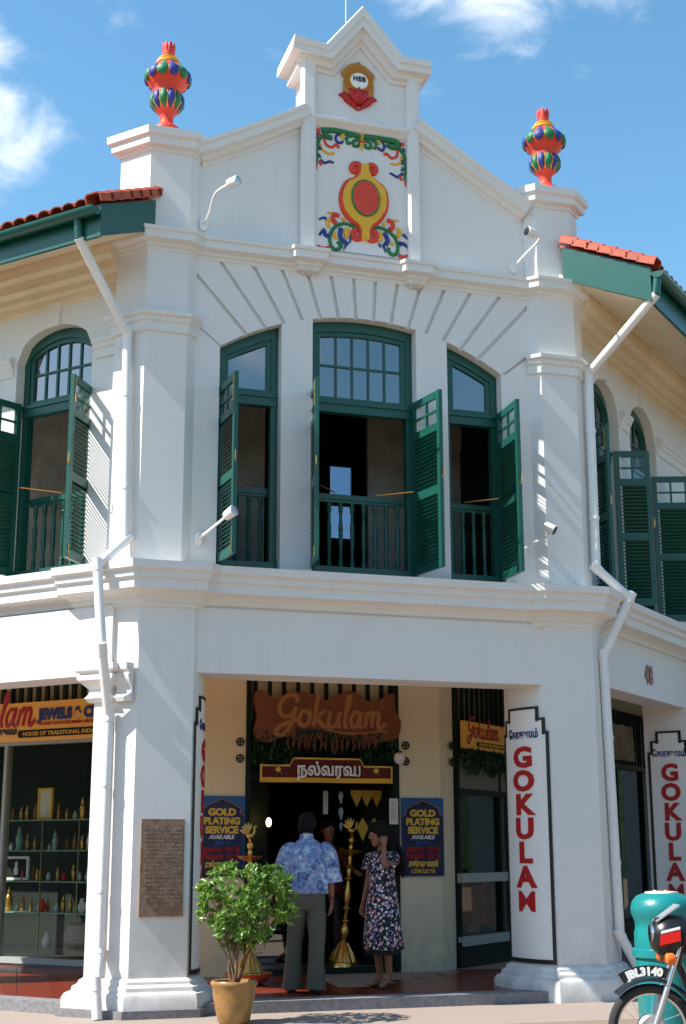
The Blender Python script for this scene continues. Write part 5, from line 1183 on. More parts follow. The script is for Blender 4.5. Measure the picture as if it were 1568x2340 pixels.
def rumple(mb, amp, sc, seed=0, zs=1):
    out = []
    for v in mb.v:
        p = Vector(v); q = Vector((p.x*sc+seed, p.y*sc, p.z*sc*zs)); d = mnoise.noise_vector(q)
        out.append(tuple(p+Vector((d.x, d.y, d.z*.3))*amp))
    mb.v = out; return mb
def tubepath(pts, rads, k=4):
    P = smooth_path(pts, k); n = len(P); rr = []
    for i in range(n):
        t = i/(n-1)*(len(rads)-1); a = int(min(t, len(rads)-2)); rr.append(rads[a]+(rads[a+1]-rads[a])*(t-a))
    return P, rr
def face_parts(t, Mh):
    for s in (-1, 1):
        e = MB().lathe([(.002, -.009), (.009, -.004), (.010, 0), (.009, .004), (.002, .009)], 10, M=Mh @ T((s*.030, .080, .018)) @ Matrix.Diagonal((1.3, 1, .8, 1))).build('eye', WHITE, t, True)
        MB().lathe([(.001, -.004), (.005, -.002), (.005, .002), (.001, .004)], 8, M=Mh @ T((s*.030, .089, .018))).build('pupil', BLACK, e, True)
        MB().tube([Mh @ Vector((s*.014, .091, .036)), Mh @ Vector((s*.030, .091, .042)), Mh @ Vector((s*.048, .078, .036))], .004, 6).build('eyebrow', HAIR, t)
    MB().tube([Mh @ Vector((-.022, .097, -.062)), Mh @ Vector((0, .103, -.062)), Mh @ Vector((.022, .097, -.062))], .004, 6).build('mouth', mat('lips', (.22, .05, .04), .5) if 'lips' not in bpy.data.materials else bpy.data.materials['lips'], t)
def hair_cap(Mh, low=-.06, puff=1.10, front=.055):
    mb = MB(); rings = []
    for z, rx, ry, y in ((low, .066, .060, -.042), (low+.03, .074, .074, -.034), (.0, .080, .080, -.026), (.04, .083, .092, -.014), (.075, .078, .096, -.008), (.105, .060, .078, -.006), (.128, .034, .045, -.006), (.136, .01, .012, -.006)):
        rings.append(((0, y, z), (rx*puff, 0, 0), (0, ry*puff, 0)))
    mb.loft(rings, 24, Mh); return mb

# man seen from behind -----------------------------------------------------------
man = thing('person', 'man seen from behind in a blue patterned shirt and grey trousers, at the doorway', 'person', M=T((-.47, .58, FZ+.008)) @ RZ(radians(-6)))
J = [((0,.0,.95),.10), ((0,.02,1.12),.11), ((0,.01,1.30),.13), ((0,.0,1.43),.07), ((.005,.04,1.50),.052), ((.01,.075,1.56),.055),
     ((-.09,.01,.90),.068), ((-.115,.07,.50),.05), ((-.135,.05,.09),.04), ((-.15,.17,.035),.036), ((-.155,.22,.03),.03),
     ((.09,-.0,.90),.068), ((.085,-.08,.50),.05), ((.065,-.13,.09),.04), ((.075,-.01,.035),.036), ((.08,.04,.03),.03),
     ((-.185,0,1.39),.058), ((-.235,.0,1.12),.042), ((-.245,.06,.90),.028), ((.185,0,1.39),.058), ((.245,-.01,1.12),.042), ((.262,.03,.88),.028)]
E_ = [(0,1),(1,2),(2,3),(3,4),(4,5),(0,6),(6,7),(7,8),(8,9),(9,10),(0,11),(11,12),(12,13),(13,14),(14,15),(2,16),(16,17),(17,18),(2,19),(19,20),(20,21)]
body = skin_mb(J, E_)
Mh = T((.02, .105, 1.615)) @ RZ(radians(-24)) @ Matrix.Rotation(radians(-34), 4, 'X')
hm = head_mb(Mh); body.add(hm.v, hm.f)
for (w, d, n, mi) in (((-.245,.06,.90), (-.02,.12,-1), (1,.2,0), 1), ((.262,.03,.88), (.03,.10,-1), (-1,.2,0), -1)):
    h = hand_mb(w, d, n, 1.05, .45, mi); body.add(h.v, h.f)
body.build('body', SKIN, man, True, 80)
face_parts(man, Mh)
rumple(hair_cap(Mh, -.10), .008, 30).build('hair', HAIR, man, True, 80)
sh = MB().loft([((0,.0,.945), (.205,0,0), (0,.145,0)), ((0,.0,.955), (.215,0,0), (0,.155,0)), ((0,.0,1.03), (.215,0,0), (0,.155,0)), ((.0,.0,1.15), (.212,0,0), (0,.15,0)), ((0,-.005,1.27), (.215,0,0), (0,.142,0)), ((0,-.01,1.36), (.205,0,0), (0,.125,0)), ((0,-.005,1.42), (.165,0,0), (0,.098,0)), ((0,.0,1.46), (.105,0,0), (0,.08,0)), ((0,.01,1.485), (.068,0,0), (0,.066,0)), ((0,.015,1.515), (.064,0,0), (0,.064,0))], 28)
for s in (-1, 1):
    P, rr = tubepath([(s*.13, -.005, 1.385), (s*.20, -.005, 1.35), (s*.235, 0, 1.25), (s*.262, 0, 1.11), (s*.272, 0, 1.05)], [.070, .092, .088, .094, .098]); k = MB().tube(P, rr, 18); sh.add(k.v, k.f)
rumple(rumple(sh, .022, 6, 3, .6), .010, 17, 9).build('shirt', SHIRT, man, True, 80)
k = MB().lathe([(.066, 0), (.072, .012), (.070, .035), (.064, .036)], 20, M=T((0, .012, 1.488)) @ Matrix.Rotation(radians(-12), 4, 'X')); k.build('collar', SHIRT, man, True)
tr = MB().loft([((0,0,1.06), (.178,0,0), (0,.125,0)), ((0,0,.99), (.182,0,0), (0,.128,0)), ((0,0,.90), (.190,0,0), (0,.135,0)), ((0,-.005,.82), (.185,0,0), (0,.125,0)), ((0,-.01,.78), (.12,0,0), (0,.09,0))], 28)
for s, kx, ky, ax, ay in ((-1, -.112, .06, -.132, .05), (1, .090, -.075, .068, -.13)):
    P, rr = tubepath([(s*.088, 0, .92), (s*.092, (ky*.3), .75), (kx, ky, .50), ((kx+ax)/2, (ky+ay)/2-.01, .28), (ax, ay, .035)], [.092, .098, .084, .084, .108]); k = MB().tube(P, rr, 18); tr.add(k.v, k.f)
rumple(rumple(tr, .014, 7, 5, .5), .006, 20, 2).build('trousers', TROUSER, man, True, 80)
for x, y, a in ((-.14, .10, .12), (.070, -.07, -.05)):
    MB().loft([((0,-.08,.03), (.032,0,0), (0,0,.03)), ((0,-.06,.04), (.04,0,0), (0,0,.04)), ((0,.03,.045), (.045,0,0), (0,0,.045)), ((0,.10,.032), (.044,0,0), (0,0,.032)), ((0,.155,.022), (.026,0,0), (0,0,.02))], 14, T((x, y, -.004)) @ RZ(a)).build('shoe', SHOE, man, True, 80)
MB().tube([(.262+.034*cos(2*pi*i/16), .025+.034*sin(2*pi*i/16), .905) for i in range(17)], .006, 6).build('wristband', BLACK, man)

# woman in a floral dress ------------------------------------------------------------
wom = thing('person', 'woman in a dark floral dress raising one hand to her long black hair', 'person', M=T((.42, .80, FZ+.008)) @ RZ(radians(118)))
J = [((0,.0,.90),.115), ((0,.01,1.06),.095), ((0,.01,1.22),.11), ((0,-.01,1.345),.055), ((0,.005,1.42),.043), ((0,.02,1.48),.048),
     ((-.085,.0,.86),.085), ((-.085,.03,.47),.055), ((-.08,.0,.09),.033), ((-.085,.11,.03),.03), ((-.09,.16,.025),.024),
     ((.085,.0,.86),.085), ((.075,.02,.47),.055), ((.075,-.03,.09),.033), ((.09,.07,.03),.03), ((.095,.12,.025),.024),
     ((-.16,-.01,1.31),.048), ((-.175,.17,1.20),.038), ((-.115,.10,1.42),.026), ((.16,-.01,1.31),.048), ((.20,.01,1.05),.036), ((.19,.10,.83),.024)]
body = skin_mb(J, E_)
Mh = T((.01, .045, 1.535)) @ RZ(radians(-32)) @ Matrix.Rotation(radians(-10), 4, 'X')
hm = head_mb(Mh); body.add([v for v in hm.v], hm.f)
for (w, d, n, mi) in (((-.115,.10,1.42), (.25,-.25,1), (.6,-.5,-.1), 1), ((.19,.10,.83), (0,.3,-1), (-1,0,0), -1)):
    h = hand_mb(w, d, n, .92, .7 if mi > 0 else .4, mi); body.add(h.v, h.f)
body.build('body', SKIN, wom, True, 80)
face_parts(wom, Mh)
hr = hair_cap(Mh, -.10, 1.2)
P = [((0,-.08,.09), .085, .055), ((.0,-.105,.0), .105, .07), ((-.01,-.115,-.10), .115, .075), ((-.02,-.12,-.20), .115, .07), ((-.03,-.12,-.32), .10, .055), ((-.04,-.11,-.40), .06, .03)]
hr.loft([(Mh @ Vector(c), (a*.9, -a*.35, 0), (b*.35, b*.9, 0)) for c, a, b in P], 20)
rumple(rumple(hr, .016, 14, 1), .008, 36, 4).build('hair', HAIR, wom, True, 80)
st_ = MB()
for i in range(90):
    a = rs.uniform(-1, 1) if False else random.uniform(-1.2, 1.2); x0 = .105*sin(a*1.3)
    P_ = [Mh @ Vector((x0*.8, -.06-.05*cos(a), .10)), Mh @ Vector((x0*1.15+random.uniform(-.01, .01), -.13+random.uniform(-.02, .02), -.06)), Mh @ Vector((x0*1.2-.02+random.uniform(-.02, .02), -.17+random.uniform(-.03, .02), -.24)), Mh @ Vector((x0*1.1-.04+random.uniform(-.03, .03), -.15+random.uniform(-.03, .03), -.42+random.uniform(-.06, .06)))]
    st_.tube(smooth_path(P_, 3), .005, 4)
st_.build('hair_strands', HAIR, wom, True)
dr = MB().loft([((0,.0,.375), (.205,0,0), (0,.19,0)), ((0,.0,.39), (.215,0,0), (0,.20,0)), ((0,.0,.60), (.195,0,0), (0,.175,0)), ((0,.0,.82), (.178,0,0), (0,.155,0)), ((0,.005,1.0), (.155,0,0), (0,.13,0)), ((0,.012,1.10), (.152,0,0), (0,.128,0)), ((0,.018,1.20), (.165,0,0), (0,.138,0)), ((0,.005,1.29), (.165,0,0), (0,.11,0)), ((0,-.005,1.335), (.14,0,0), (0,.085,0)), ((0,.0,1.36), (.085,0,0), (0,.07,0))], 32)
for s, pts in ((-1, [(-.12,-.01,1.30), (-.17,.02,1.285), (-.185,.10,1.245)]), (1, [(.12,-.01,1.30), (.175,-.01,1.27), (.20,.0,1.16)])):
    Pp, rr = tubepath(pts, [.058, .078, .078]); k = MB().tube(Pp, rr, 16); dr.add(k.v, k.f)
out = []
for v in dr.v:      # hanging pleats that deepen towards the hem
    p = Vector(v); a = atan2(p.y, p.x); f = max(0, (1.0-p.z))*.9
    if p.z < 1.0 and abs(p.x) < .3: p = p*1.0; r_ = 1+.085*f*sin(a*9+p.z*2)+.05*f*sin(a*5+1); p = Vector((p.x*r_, p.y*r_, p.z))
    out.append(tuple(p))
dr.v = out
rumple(rumple(dr, .016, 7, 2, .5), .006, 22, 8).build('dress', DRESS, wom, True, 80)
MB().loft([((0,.0,.33), (.185,0,0), (0,.17,0)), ((0,0,.345), (.19,0,0), (0,.175,0)), ((0,0,.60), (.17,0,0), (0,.15,0))], 24).build('petticoat', BPLAST if False else mat('black_lining', (.012, .012, .012), .9), wom, True)
for x, y, a in ((-.086, .05, .1), (.084, .01, -.15)):
    S = MB().loft([((0,-.08,.008), (.03,0,0), (0,0,.008)), ((0,.03,.008), (.04,0,0), (0,0,.008)), ((0,.11,.008), (.03,0,0), (0,0,.008))], 12, T((x, y, -.006)) @ RZ(a)).build('sandal', SHOE, wom, True)
    MB().tube([T((x, y, 0)) @ Vector((-.038, .05, .01)), T((x, y, 0)) @ Vector((0, .05, .06)), T((x, y, 0)) @ Vector((.038, .05, .01))], .007, 6).build('strap', SHOE, S)

# third figure in the dark of the doorway ------------------------------------------------
sm_ = thing('person', 'person in a dark red top standing in the dark doorway, arm towards the lamp', 'person', M=T((.62, 3.38, FZ)) @ RZ(radians(168)))
J = [((0,.0,.93),.12), ((0,.01,1.10),.115), ((0,.01,1.28),.125), ((0,.0,1.41),.065), ((0,.02,1.49),.05), ((0,.03,1.56),.052),
     ((-.09,0,.88),.085), ((-.10,.02,.48),.058), ((-.11,-.02,.09),.04), ((-.12,.10,.035),.034), ((-.125,.15,.03),.03),
     ((.09,0,.88),.085), ((.10,.02,.48),.058), ((.11,-.02,.09),.04), ((.12,.10,.035),.034), ((.125,.15,.03),.03),
     ((-.18,0,1.37),.055), ((-.25,.12,1.15),.042), ((-.30,.33,1.13),.028), ((.18,0,1.37),.055), ((.24,.02,1.10),.042), ((.22,.12,.88),.028)]
body = skin_mb(J, E_)
Mh = T((0, .045, 1.61)) @ RZ(radians(15)); hm = head_mb(Mh); body.add(hm.v, hm.f)
for (w, d, n, mi) in (((-.30,.33,1.13), (-.2,1,-.1), (.2,0,-1), 1), ((.22,.12,.88), (0,.3,-1), (-1,0,0), -1)):
    h = hand_mb(w, d, n, 1, .4, mi); body.add(h.v, h.f)
body.build('body', SKIN, sm_, True, 80); face_parts(sm_, Mh)
rumple(hair_cap(Mh, -.06), .006, 30).build('hair', HAIR, sm_, True, 80)
tp = MB().loft([((0,0,.86), (.19,0,0), (0,.13,0)), ((0,0,1.1), (.19,0,0), (0,.135,0)), ((0,0,1.27), (.20,0,0), (0,.135,0)), ((0,0,1.38), (.17,0,0), (0,.10,0)), ((0,0,1.44), (.08,0,0), (0,.07,0))], 24)
for s, pts in ((-1, [(-.13,0,1.36), (-.20,.04,1.31), (-.245,.10,1.18)]), (1, [(.13,0,1.36), (.20,0,1.30), (.24,.01,1.15)])):
    Pp, rr = tubepath(pts, [.066, .08, .07]); k = MB().tube(Pp, rr, 16); tp.add(k.v, k.f)
rumple(tp, .012, 9).build('shirt', DARKTOP, sm_, True, 80)
tr = MB().loft([((0,0,.98), (.175,0,0), (0,.12,0)), ((0,0,.84), (.18,0,0), (0,.125,0)), ((0,0,.78), (.12,0,0), (0,.09,0))], 24)
for s in (-1, 1):
    Pp, rr = tubepath([(s*.088, 0, .9), (s*.10, .015, .5), (s*.11, -.01, .04)], [.092, .08, .08]); k = MB().tube(Pp, rr, 16); tr.add(k.v, k.f)
rumple(tr, .01, 8).build('trousers', BPLAST, sm_, True, 80)
for s in (-1, 1): MB().loft([((0,-.07,.03), (.035,0,0), (0,0,.03)), ((0,.04,.045), (.045,0,0), (0,0,.042)), ((0,.15,.025), (.028,0,0), (0,0,.022))], 12, T((s*.112, .04, 0))).build('shoe', SHOE, sm_, True)

# ------------------------------------------------------------------ potted shrub
PX, PY = -1.535, -.80
pt = thing('potted_shrub', 'bushy green shrub in an ochre glazed pot before the left pier', 'potted plant', (PX, PY, 0))
MB().lathe([(.125, 0), (.14, .02), (.165, .12), (.188, .24), (.192, .31), (.205, .325), (.21, .345), (.20, .36), (.178, .355), (.172, .325), (.02, .32)], 32).build('pot', POT, pt, True, 50)
MB().lathe([(.172, .0), (.12, .012), (.02, .02)], 20, c=(0, 0, .31)).build('soil', SOIL, pt, True)
rs = random.Random(11); tips = []
def in_crown(p):
    c = Vector((.10, 0, .98)); d = p-c
    a = atan2(d.z, d.x)
    lim = 1+.14*sin(3*a+.5)+.10*sin(7*a+2)+.10*mnoise.noise(p*3.1)
    return (d.x/.47)**2+(d.y/.42)**2+(d.z/(.40 if d.z > 0 else .36))**2 < lim*.95
br = MB()
stems = []
for k in range(6):
    a = k*1.05+.3; sp = .06+.05*rs.random()
    base = Vector((.01*cos(a), .01*sin(a), .30)); 
    mid = Vector((sp*1.2*cos(a)+.02, sp*1.2*sin(a), .56)); end = Vector((.30*cos(a)+.09, .26*sin(a), .88+.22*rs.random()))
    P = smooth_path([base, (base+mid)/2+Vector((rs.uniform(-.02,.02), rs.uniform(-.02,.02), 0)), mid, (mid+end)/2+Vector((rs.uniform(-.03,.03),)*3), end], 4)
    stems.append(P); n = len(P); br.tube(P, [.017-.013*i/(n-1) for i in range(n)], 7)
for P in stems:
    for q in range(5):
        s = P[int(len(P)*(.42+.11*q))]; e = s+Vector((rs.uniform(-.2, .2), rs.uniform(-.2, .2), rs.uniform(.05, .24))); br.tube([s, (s+e)/2+Vector((0, 0, .02)), e], [.006, .005, .003], 5); tips.append(e)
br.build('stem', BARK, pt, True, 70)
def leaf_mesh():
    return MB().add([(0, 0, 0), (-.011, .016, .004), (0, .018, -.001), (.011, .016, .004), (-.013, .032, .002), (0, .034, -.004), (.013, .032, .002), (0, .054, -.008)], [(0, 2, 1), (0, 3, 2), (1, 2, 5, 4), (2, 3, 6, 5), (4, 5, 7), (5, 6, 7)])
LM = leaf_mesh(); LME = LM.mesh('leaf', LEAF, True, 80)
stuffm = MB(); shown = 0; clumps = []
while len(clumps) < 400:
    p = Vector((rs.uniform(-.45, .65), rs.uniform(-.45, .45), rs.uniform(.52, 1.5)))
    if not in_crown(p): continue
    d = p-Vector((.10, 0, .95)); rad = sqrt((d.x/.47)**2+(d.y/.42)**2+(d.z/.42)**2)
    if rs.random() > .25+.8*rad: continue
    if mnoise.noise(p*6.5) < -.10: continue
    clumps.append((p, d))
clumps.sort(key=lambda c: c[0].y)
for p, d in clumps:
    out_ = (d.normalized()+Vector((0, 0, .55))).normalized(); nl = rs.randint(7, 10)
    for i in range(nl):
        a = i*2.4+rs.random(); tilt = rs.uniform(.35, 1.15)
        base = out_.to_track_quat('Z', 'Y').to_matrix().to_4x4()
        Mt = T(p+Vector((rs.uniform(-.012, .012), rs.uniform(-.012, .012), rs.uniform(-.02, .02)))) @ base @ RZ(a) @ Matrix.Rotation(pi/2-tilt, 4, 'X') @ Matrix.Scale(rs.uniform(.6, 1.4), 4)
        if shown < 295 and p.y < -.05: place('leaf', LME, pt, Mt); shown += 1
        else: stuffm.add(LM.v, LM.f, Mt)
o = stuffm.build('leaves', LEAF, pt, True, 80); o['kind'] = 'stuff'

# ------------------------------------------------------------------ litter bin
bn = thing('litter_bin', 'teal round litter bin with a domed top, behind the motorcycle', 'litter bin', (1.72, -2.60, 0))
MB().lathe([(.232, 0), (.236, .02), (.242, .58), (.242, .62)], 36).build('body', TEAL, bn, True, 40)
MB().lathe([(.243, .60), (.266, .605), (.268, .665), (.243, .675)], 36).build('band', TEAL, bn, True, 40)
MB().lathe([(.243, .66), (.243, .80), (.232, .83), (.232, .88), (.246, .92), (.262, .96), (.262, 1.0), (.248, 1.05), (.21, 1.095), (.16, 1.115), (.13, 1.12)], 36).build('hood', TEAL, bn, True, 50)
MB().lathe([(.14, 1.118), (.138, 1.128), (.10, 1.133), (.01, 1.135)], 28).build('ash_plate', PORCEL, bn, True)
for k in range(7): MB().box(-.012, .012, -.004, .004, 0, .008, T((rs.uniform(-.06, .06), rs.uniform(-.06, .06), 1.134)) @ RZ(rs.uniform(0, 3))).build('cigarette_end', AMBER if k % 2 else PAPER, bn)
MB().box(-.13, .13, -.262, -.20, .80, .93, RZ(radians(70))).build('mouth', BLACK, bn)

# ------------------------------------------------------------------ motorcycle
BC = ray_c = None
hd = radians(160)      # heading, mostly to the left
bk = thing('motorcycle', 'black motorcycle with red flash and plate JBL 3140, cut by the right edge', 'motorcycle', M=T((.475, -4.53, 0)) @ RZ(hd))
def wheel(x, par):
    Mx = T((x, 0, .295)) @ Matrix.Rotation(pi/2, 4, 'X')
    W = place('wheel', MB().lathe([(.03, -.055), (.035, -.06), (.035, .06), (.03, .055)], 16, M=Mx).mesh('wheel', METAL, True), par)
    n = 40; R0 = .262
    mb = MB(); prof = [(-.036*cos(q), .033*sin(q)) for q in [2*pi*i/10 for i in range(10)]]
    vs = [((R0+b)*cos(2*pi*i/n), (R0+b)*sin(2*pi*i/n), a) for i in range(n) for a, b in [(r_[0], r_[1]) for r_ in prof]]
    mb.add([tuple(Mx @ Vector(v)) for v in vs], [(i*10+j, i*10+(j+1) % 10, ((i+1) % n)*10+(j+1) % 10, ((i+1) % n)*10+j) for i in range(n) for j in range(10)]); mb.build('tyre', RUBBER, W, True)
    mb = MB().tube([Mx @ Vector((.232*cos(2*pi*i/40), .232*sin(2*pi*i/40), 0)) for i in range(41)], .013, 8); mb.build('rim', CHROME, W, True)
    MB().lathe([(.01, -.04), (.085, -.045), (.10, -.03), (.10, .03), (.085, .045), (.01, .04)], 24, M=Mx).build('brake_drum', METAL, W, True, 40)
    for i in range(18):
        a = 2*pi*i/18; s = .03 if i % 2 else -.03
        MB().tube([Mx @ Vector((.06*cos(a), .06*sin(a), s)), Mx @ Vector((.232*cos(a+.25), .232*sin(a+.25), 0))], .0022, 5).build('spoke', CHROME, W)
wheel(0, bk); wheel(-1.22, bk)
for s in (-1, 1):
    f = MB().tube([(0, s*.085, .295), (-.105, s*.085, .57)], .021, 12).build('fork_slider', METAL, bk, True)
    MB().tube([(-.10, s*.085, .555), (-.22, s*.085, .88)], .0155, 12).build('fork_tube', CHROME, bk, True)
mb = MB(); n = 16
def arcpt(R, a): return (R*sin(a), R*cos(a)+.295)
for i in range(n):
    a0, a1 = radians(-62+108*i/n), radians(-62+108*(i+1)/n)
    for (w0, r0), (w1, r1) in (((-.062, .318), (-.035, .336)), ((-.035, .336), (.035, .336)), ((.035, .336), (.062, .318))):
        q = []
        for R_off in (0, -.006):
            for (w, r, a) in ((w0, r0, a0), (w1, r1, a0), (w1, r1, a1), (w0, r0, a1)): p = arcpt(r+R_off, a); q.append((p[0], w, p[1]))
        mb.add(q, [(0,1,2,3),(7,6,5,4),(0,4,5,1),(1,5,6,2),(2,6,7,3),(3,7,4,0)])
mb.build('mudguard', mat('dark_blue_black_paint', (.012, .016, .022), .2), bk, True, 50)
# arched front number plate standing on the mudguard, lettering on both faces
mb = MB(); N_ = 14
for i in range(N_):
    a0, a1 = radians(-19+50*i/N_), radians(-19+50*(i+1)/N_); q = []
    for y in (-.004, .004):
        for r, a in ((.340, a0), (.412, a0), (.412, a1), (.340, a1)): p = arcpt(r, a); q.append((p[0], y, p[1]))
    mb.add(q, [(0,1,2,3),(7,6,5,4),(0,4,5,1),(1,5,6,2),(2,6,7,3),(3,7,4,0)])
PLT = mb.build('number_plate', BLACK, bk)
txt = text_mb('JBL3140', .072, .004, .0045); xs = [v[0] for v in txt.v]; mid = (min(xs)+max(xs))/2; k = .272/(max(xs)-min(xs))
for side in (1, -1):
    vs = []
    for x, y, z in txt.v:
        u = (x-mid)*k; a = radians(6)-side*u/.385*1.0*(1 if True else 1); p = arcpt(.349+z, a); vs.append((p[0], side*.006+y*side*.5, p[1]))
    mb = MB(); mb.v = vs; mb.f = txt.f; mb.build('plate_lettering', WHITE, PLT)
# headlamp cowl, flash, screen, lamp, indicators
cow = MB().loft([((-.025,0,.93), (0,.05,0), (-.01,0,.05)), ((-.04,0,.92), (0,.10,0), (-.02,0,.10)), ((-.11,0,.90), (0,.135,0), (-.03,0,.145)), ((-.20,0,.90), (0,.13,0), (-.03,0,.14)), ((-.27,0,.91), (0,.10,0), (-.02,0,.10))], 14)
cow.build('headlamp_cowl', BPLAST, bk, True, 50)
MB().loft([((-.022,0,.915), (0,.03,0), (0,0,.03)), ((-.018,0,.915), (0,.075,0), (0,0,.065)), ((-.035,0,.915), (0,.08,0), (0,0,.07))], 18).build('headlamp', CHROME, bk, True)
for s in (-1, 1):
    MB().prism([(-.06, .845), (-.20, .875), (-.20, .945), (-.07, .915)], s*.128, s*.141, lambda a, b, h: (a, h, b)).build('red_flash', BIKERED, bk)
    MB().prism([(-.072, .921), (-.20, .951), (-.20, .967), (-.078, .938)], s*.128, s*.140, lambda a, b, h: (a, h, b)).build('white_flash', WHITE, bk)
    i_ = MB().tube([(-.12, s*.06, .76), (-.11, s*.16, .76)], .012, 8).build('indicator_stalk', BPLAST, bk)
    MB().loft([((-.085, s*.165, .76), (0, .022, 0), (0, 0, .028)), ((-.10, s*.165, .76), (0, .034, 0), (0, 0, .04)), ((-.135, s*.165, .76), (0, .034, 0), (0, 0, .04)), ((-.155, s*.165, .76), (0, .02, 0), (0, 0, .024))], 10).build('indicator', AMBER, i_, True)
MB().add([(-.05,-.085,1.0),(-.05,.085,1.0),(-.21,.10,1.11),(-.21,-.10,1.11),(-.056,-.085,.992),(-.056,.085,.992),(-.215,.10,1.102),(-.215,-.10,1.102)], [(0,1,2,3),(7,6,5,4),(0,4,5,1),(2,6,7,3),(1,5,6,2),(3,7,4,0)]).build('wind_screen', mat('smoked_screen', (.30, .33, .35), .15), bk)
MB().tube(smooth_path([(-.48, -.36, .98), (-.42, -.30, 1.01), (-.32, -.10, .98), (-.32, .10, .98), (-.42, .30, 1.01), (-.48, .36, .98)], 4), .013, 10).build('handlebar', CHROME, bk, True)
for s in (-1, 1):
    MB().tube([(-.45, s*.31, 1.0), (-.52, s*.40, .97)], .019, 10).build('grip', RUBBER, bk)
    MB().tube([(-.42, s*.30, 1.0), (-.42, s*.33, 1.08), (-.43, s*.34, 1.14)], .006, 6).build('mirror_stem', CHROME, bk)
    MB().loft([((-.44, s*.34, 1.17), (0, .05, 0), (0, 0, .035)), ((-.425, s*.34, 1.17), (0, .045, 0), (0, 0, .03)), ((-.41, s*.34, 1.17), (0, .02, 0), (0, 0, .015))], 14).build('mirror', BPLAST, bk, True)
    MB().tube(smooth_path([(-.40, s*.2, 1.0), (-.26, s*.16, .96), (-.20, s*.05, .70), (-.24, 0, .6)], 5), .005, 6).build('cable', BPLAST, bk)
MB().tube([(-.235, 0, .95), (-.19, 0, .72)], .035, 12).build('steering_head', BPLAST, bk)
MB().loft([((-.27,0,.84), (0,.06,0), (0,0,.05)), ((-.34,0,.86), (0,.13,0), (0,0,.10)), ((-.50,0,.87), (0,.135,0), (0,0,.10)), ((-.62,0,.83), (0,.09,0), (0,0,.06))], 16).build('fuel_tank', BIKERED, bk, True, 60)
MB().loft([((-.60,0,.82), (0,.09,0), (0,0,.035)), ((-.75,0,.81), (0,.13,0), (0,0,.05)), ((-1.1,0,.84), (0,.13,0), (0,0,.05)), ((-1.3,0,.88), (0,.09,0), (0,0,.035))], 14).build('saddle', BPLAST, bk, True, 60)
MB().tube([(-.2,0,.72), (-.35,0,.34), (-.75,0,.30), (-.80,0,.72)], .025, 10).build('frame', BPLAST, bk); MB().tube([(-.22,0,.80), (-.75,0,.74), (-1.3,0,.78)], .022, 10).build('frame_rail', BPLAST, bk)
for z in range(6): MB().box(-.58, -.40, -.10, .10, .45+z*.035, .465+z*.035).build('cooling_fin', METAL, bk)
MB().loft([((-.36,0,.36), (0,.11,0), (0,0,.08)), ((-.55,0,.36), (0,.14,0), (0,0,.10)), ((-.72,0,.36), (0,.10,0), (0,0,.08))], 14).build('engine', METAL, bk, True, 50)
MB().tube([(-.40, -.12, .50), (-.32, -.13, .36), (-.45, -.14, .26), (-1.2, -.17, .30)], [.02, .022, .025, .04], 10).build('exhaust', CHROME, bk, True)
for s in (-1, 1): MB().tube([(-.75, s*.09, .32), (-1.22, s*.09, .295)], .018, 8).build('swing_arm', BPLAST, bk); MB().tube([(-1.22, s*.11, .30), (-1.1, s*.11, .70)], .022, 10).build('shock', CHROME, bk)
MB().tube([(-1.24+.33*cos(radians(a)), 0, .295+.33*sin(radians(a))) for a in range(20, 161, 14)], .05, 8).build('rear_mudguard', BPLAST, bk)
MB().tube([(-.52, .06, .30), (-.60, .24, .03)], .012, 8).build('side_stand', METAL, bk)

# ------------------------------------------------------------------ unseen trees and hedges added across the road to darken reflections
def tree_meshes(seed):
    r_ = random.Random(seed); tk = MB().tube(smooth_path([(0, 0, 0), (.1, .05, 1.5), (.0, -.1, 3.2), (.25, .1, 5.5)], 4), [.28-.018*i for i in range(13)], 9)
    for k in range(7):
        a = k*.9; tk.tube([(.05, 0, 2.6+.3*k), (1.1*cos(a), 1.1*sin(a), 3.9+.35*k), (2.1*cos(a), 2.1*sin(a), 4.9+.35*k)], [.10, .06, .02], 6)
    cr_ = MB()
    for k in range(70):
        a = r_.uniform(0, 6.28); rad = 2.7*sqrt(r_.random()); c = Vector((rad*cos(a), rad*sin(a), 5.6+r_.uniform(-1.7, 2.2)*sqrt(max(.1, 1-(rad/3.1)**2))))
        for j in range(26):
            q = Matrix.Rotation(r_.uniform(0, 6.3), 4, 'Z') @ Matrix.Rotation(r_.uniform(-1.4, 1.4), 4, 'X'); z = r_.uniform(.10, .22)
            cr_.add([(-z*.5, 0, 0), (0, z, .03), (z*.5, 0, 0), (0, -z, .02)], [(0, 1, 2, 3)], T(c+Vector((r_.gauss(0, .32), r_.gauss(0, .32), r_.gauss(0, .25)))) @ q)
    return tk.mesh('trunk', BARK, True), cr_.mesh('crown', GARL)
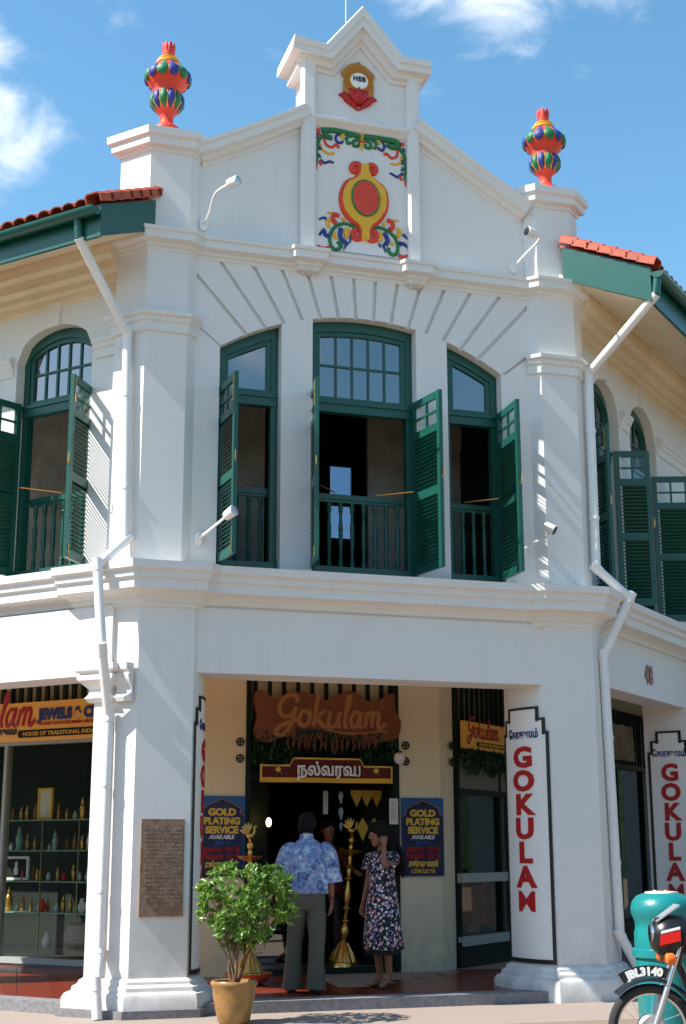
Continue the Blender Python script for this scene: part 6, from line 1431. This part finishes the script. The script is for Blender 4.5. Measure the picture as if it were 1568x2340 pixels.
TM = [tree_meshes(5), tree_meshes(9)]
spots_ = [(-34, -12), (-31, -20), (-27, -27), (-20, -32), (-13, -34), (-6, -33), (1, -35), (8, -33), (15, -34), (22, -31), (28, -26), (33, -20), (36, -12), (-27, -5), (-26, 2), (-27, 9), (-29, 16)]+[(2.44+.749*q+.663*17, -.1+.663*q-.749*17) for q in (8, 14, 20, 26, 33, 41, 50, 60)]
for i, (x, y) in enumerate(spots_):
    t_ = thing('reflection_tree', 'unseen leafy tree added for dark reflections across the road from the corner shophouse, %s' % ('in front of it' if x*x < 700 and y < -24 else ('to its left' if x < 0 else 'to its right')), 'tree', M=T((x, y, 0)) @ RZ(i*1.7) @ Matrix.Scale(1.0+.12*((i*7) % 4), 4), group='unseen trees added for dark reflections')
    for nm, me in zip(('trunk', 'crown'), TM[i % 2]): place(nm, me, t_)

def backdrop(label, M, length, H=5.5):  # unseen leaf wall placed to darken what the shop glass reflects
    h = thing('backdrop', label, 'backdrop', M=M); r_ = random.Random(int(length)); MB().box(0, length, -.3, .3, 0, H-.7).build('solid_core', GARL, h); mb = MB()
    for i in range(int(length*24*H)):
        q = Matrix.Rotation(r_.uniform(0, 6.3), 4, 'Z') @ Matrix.Rotation(r_.uniform(-1.4, 1.4), 4, 'X'); z = r_.uniform(.10, .2)
        mb.add([(-z*.6, 0, 0), (0, z, .03), (z*.6, 0, 0), (0, -z, .02)], [(0, 1, 2, 3)], T((r_.uniform(0, length), r_.uniform(-.55, .55), H*(1-r_.random()**1.3)+r_.gauss(0, .15))) @ q)
    o = mb.build('leaves', GARL, h); o['kind'] = 'stuff'
backdrop('unseen added dark leafy hedge across the road in front of the shophouse', T((-30, -30, 0)), 62)
backdrop('unseen added dark leafy hedge across the side street on the left', T((-23.5, 24, 0)) @ RZ(radians(-92)), 48)
backdrop('unseen added dark leafy hedge across the side street on the right', T((2.44+.749*2+.663*15.5, -.1+.663*2-.749*15.5, 0)) @ RZ(radians(41.5)), 66, 8.5)
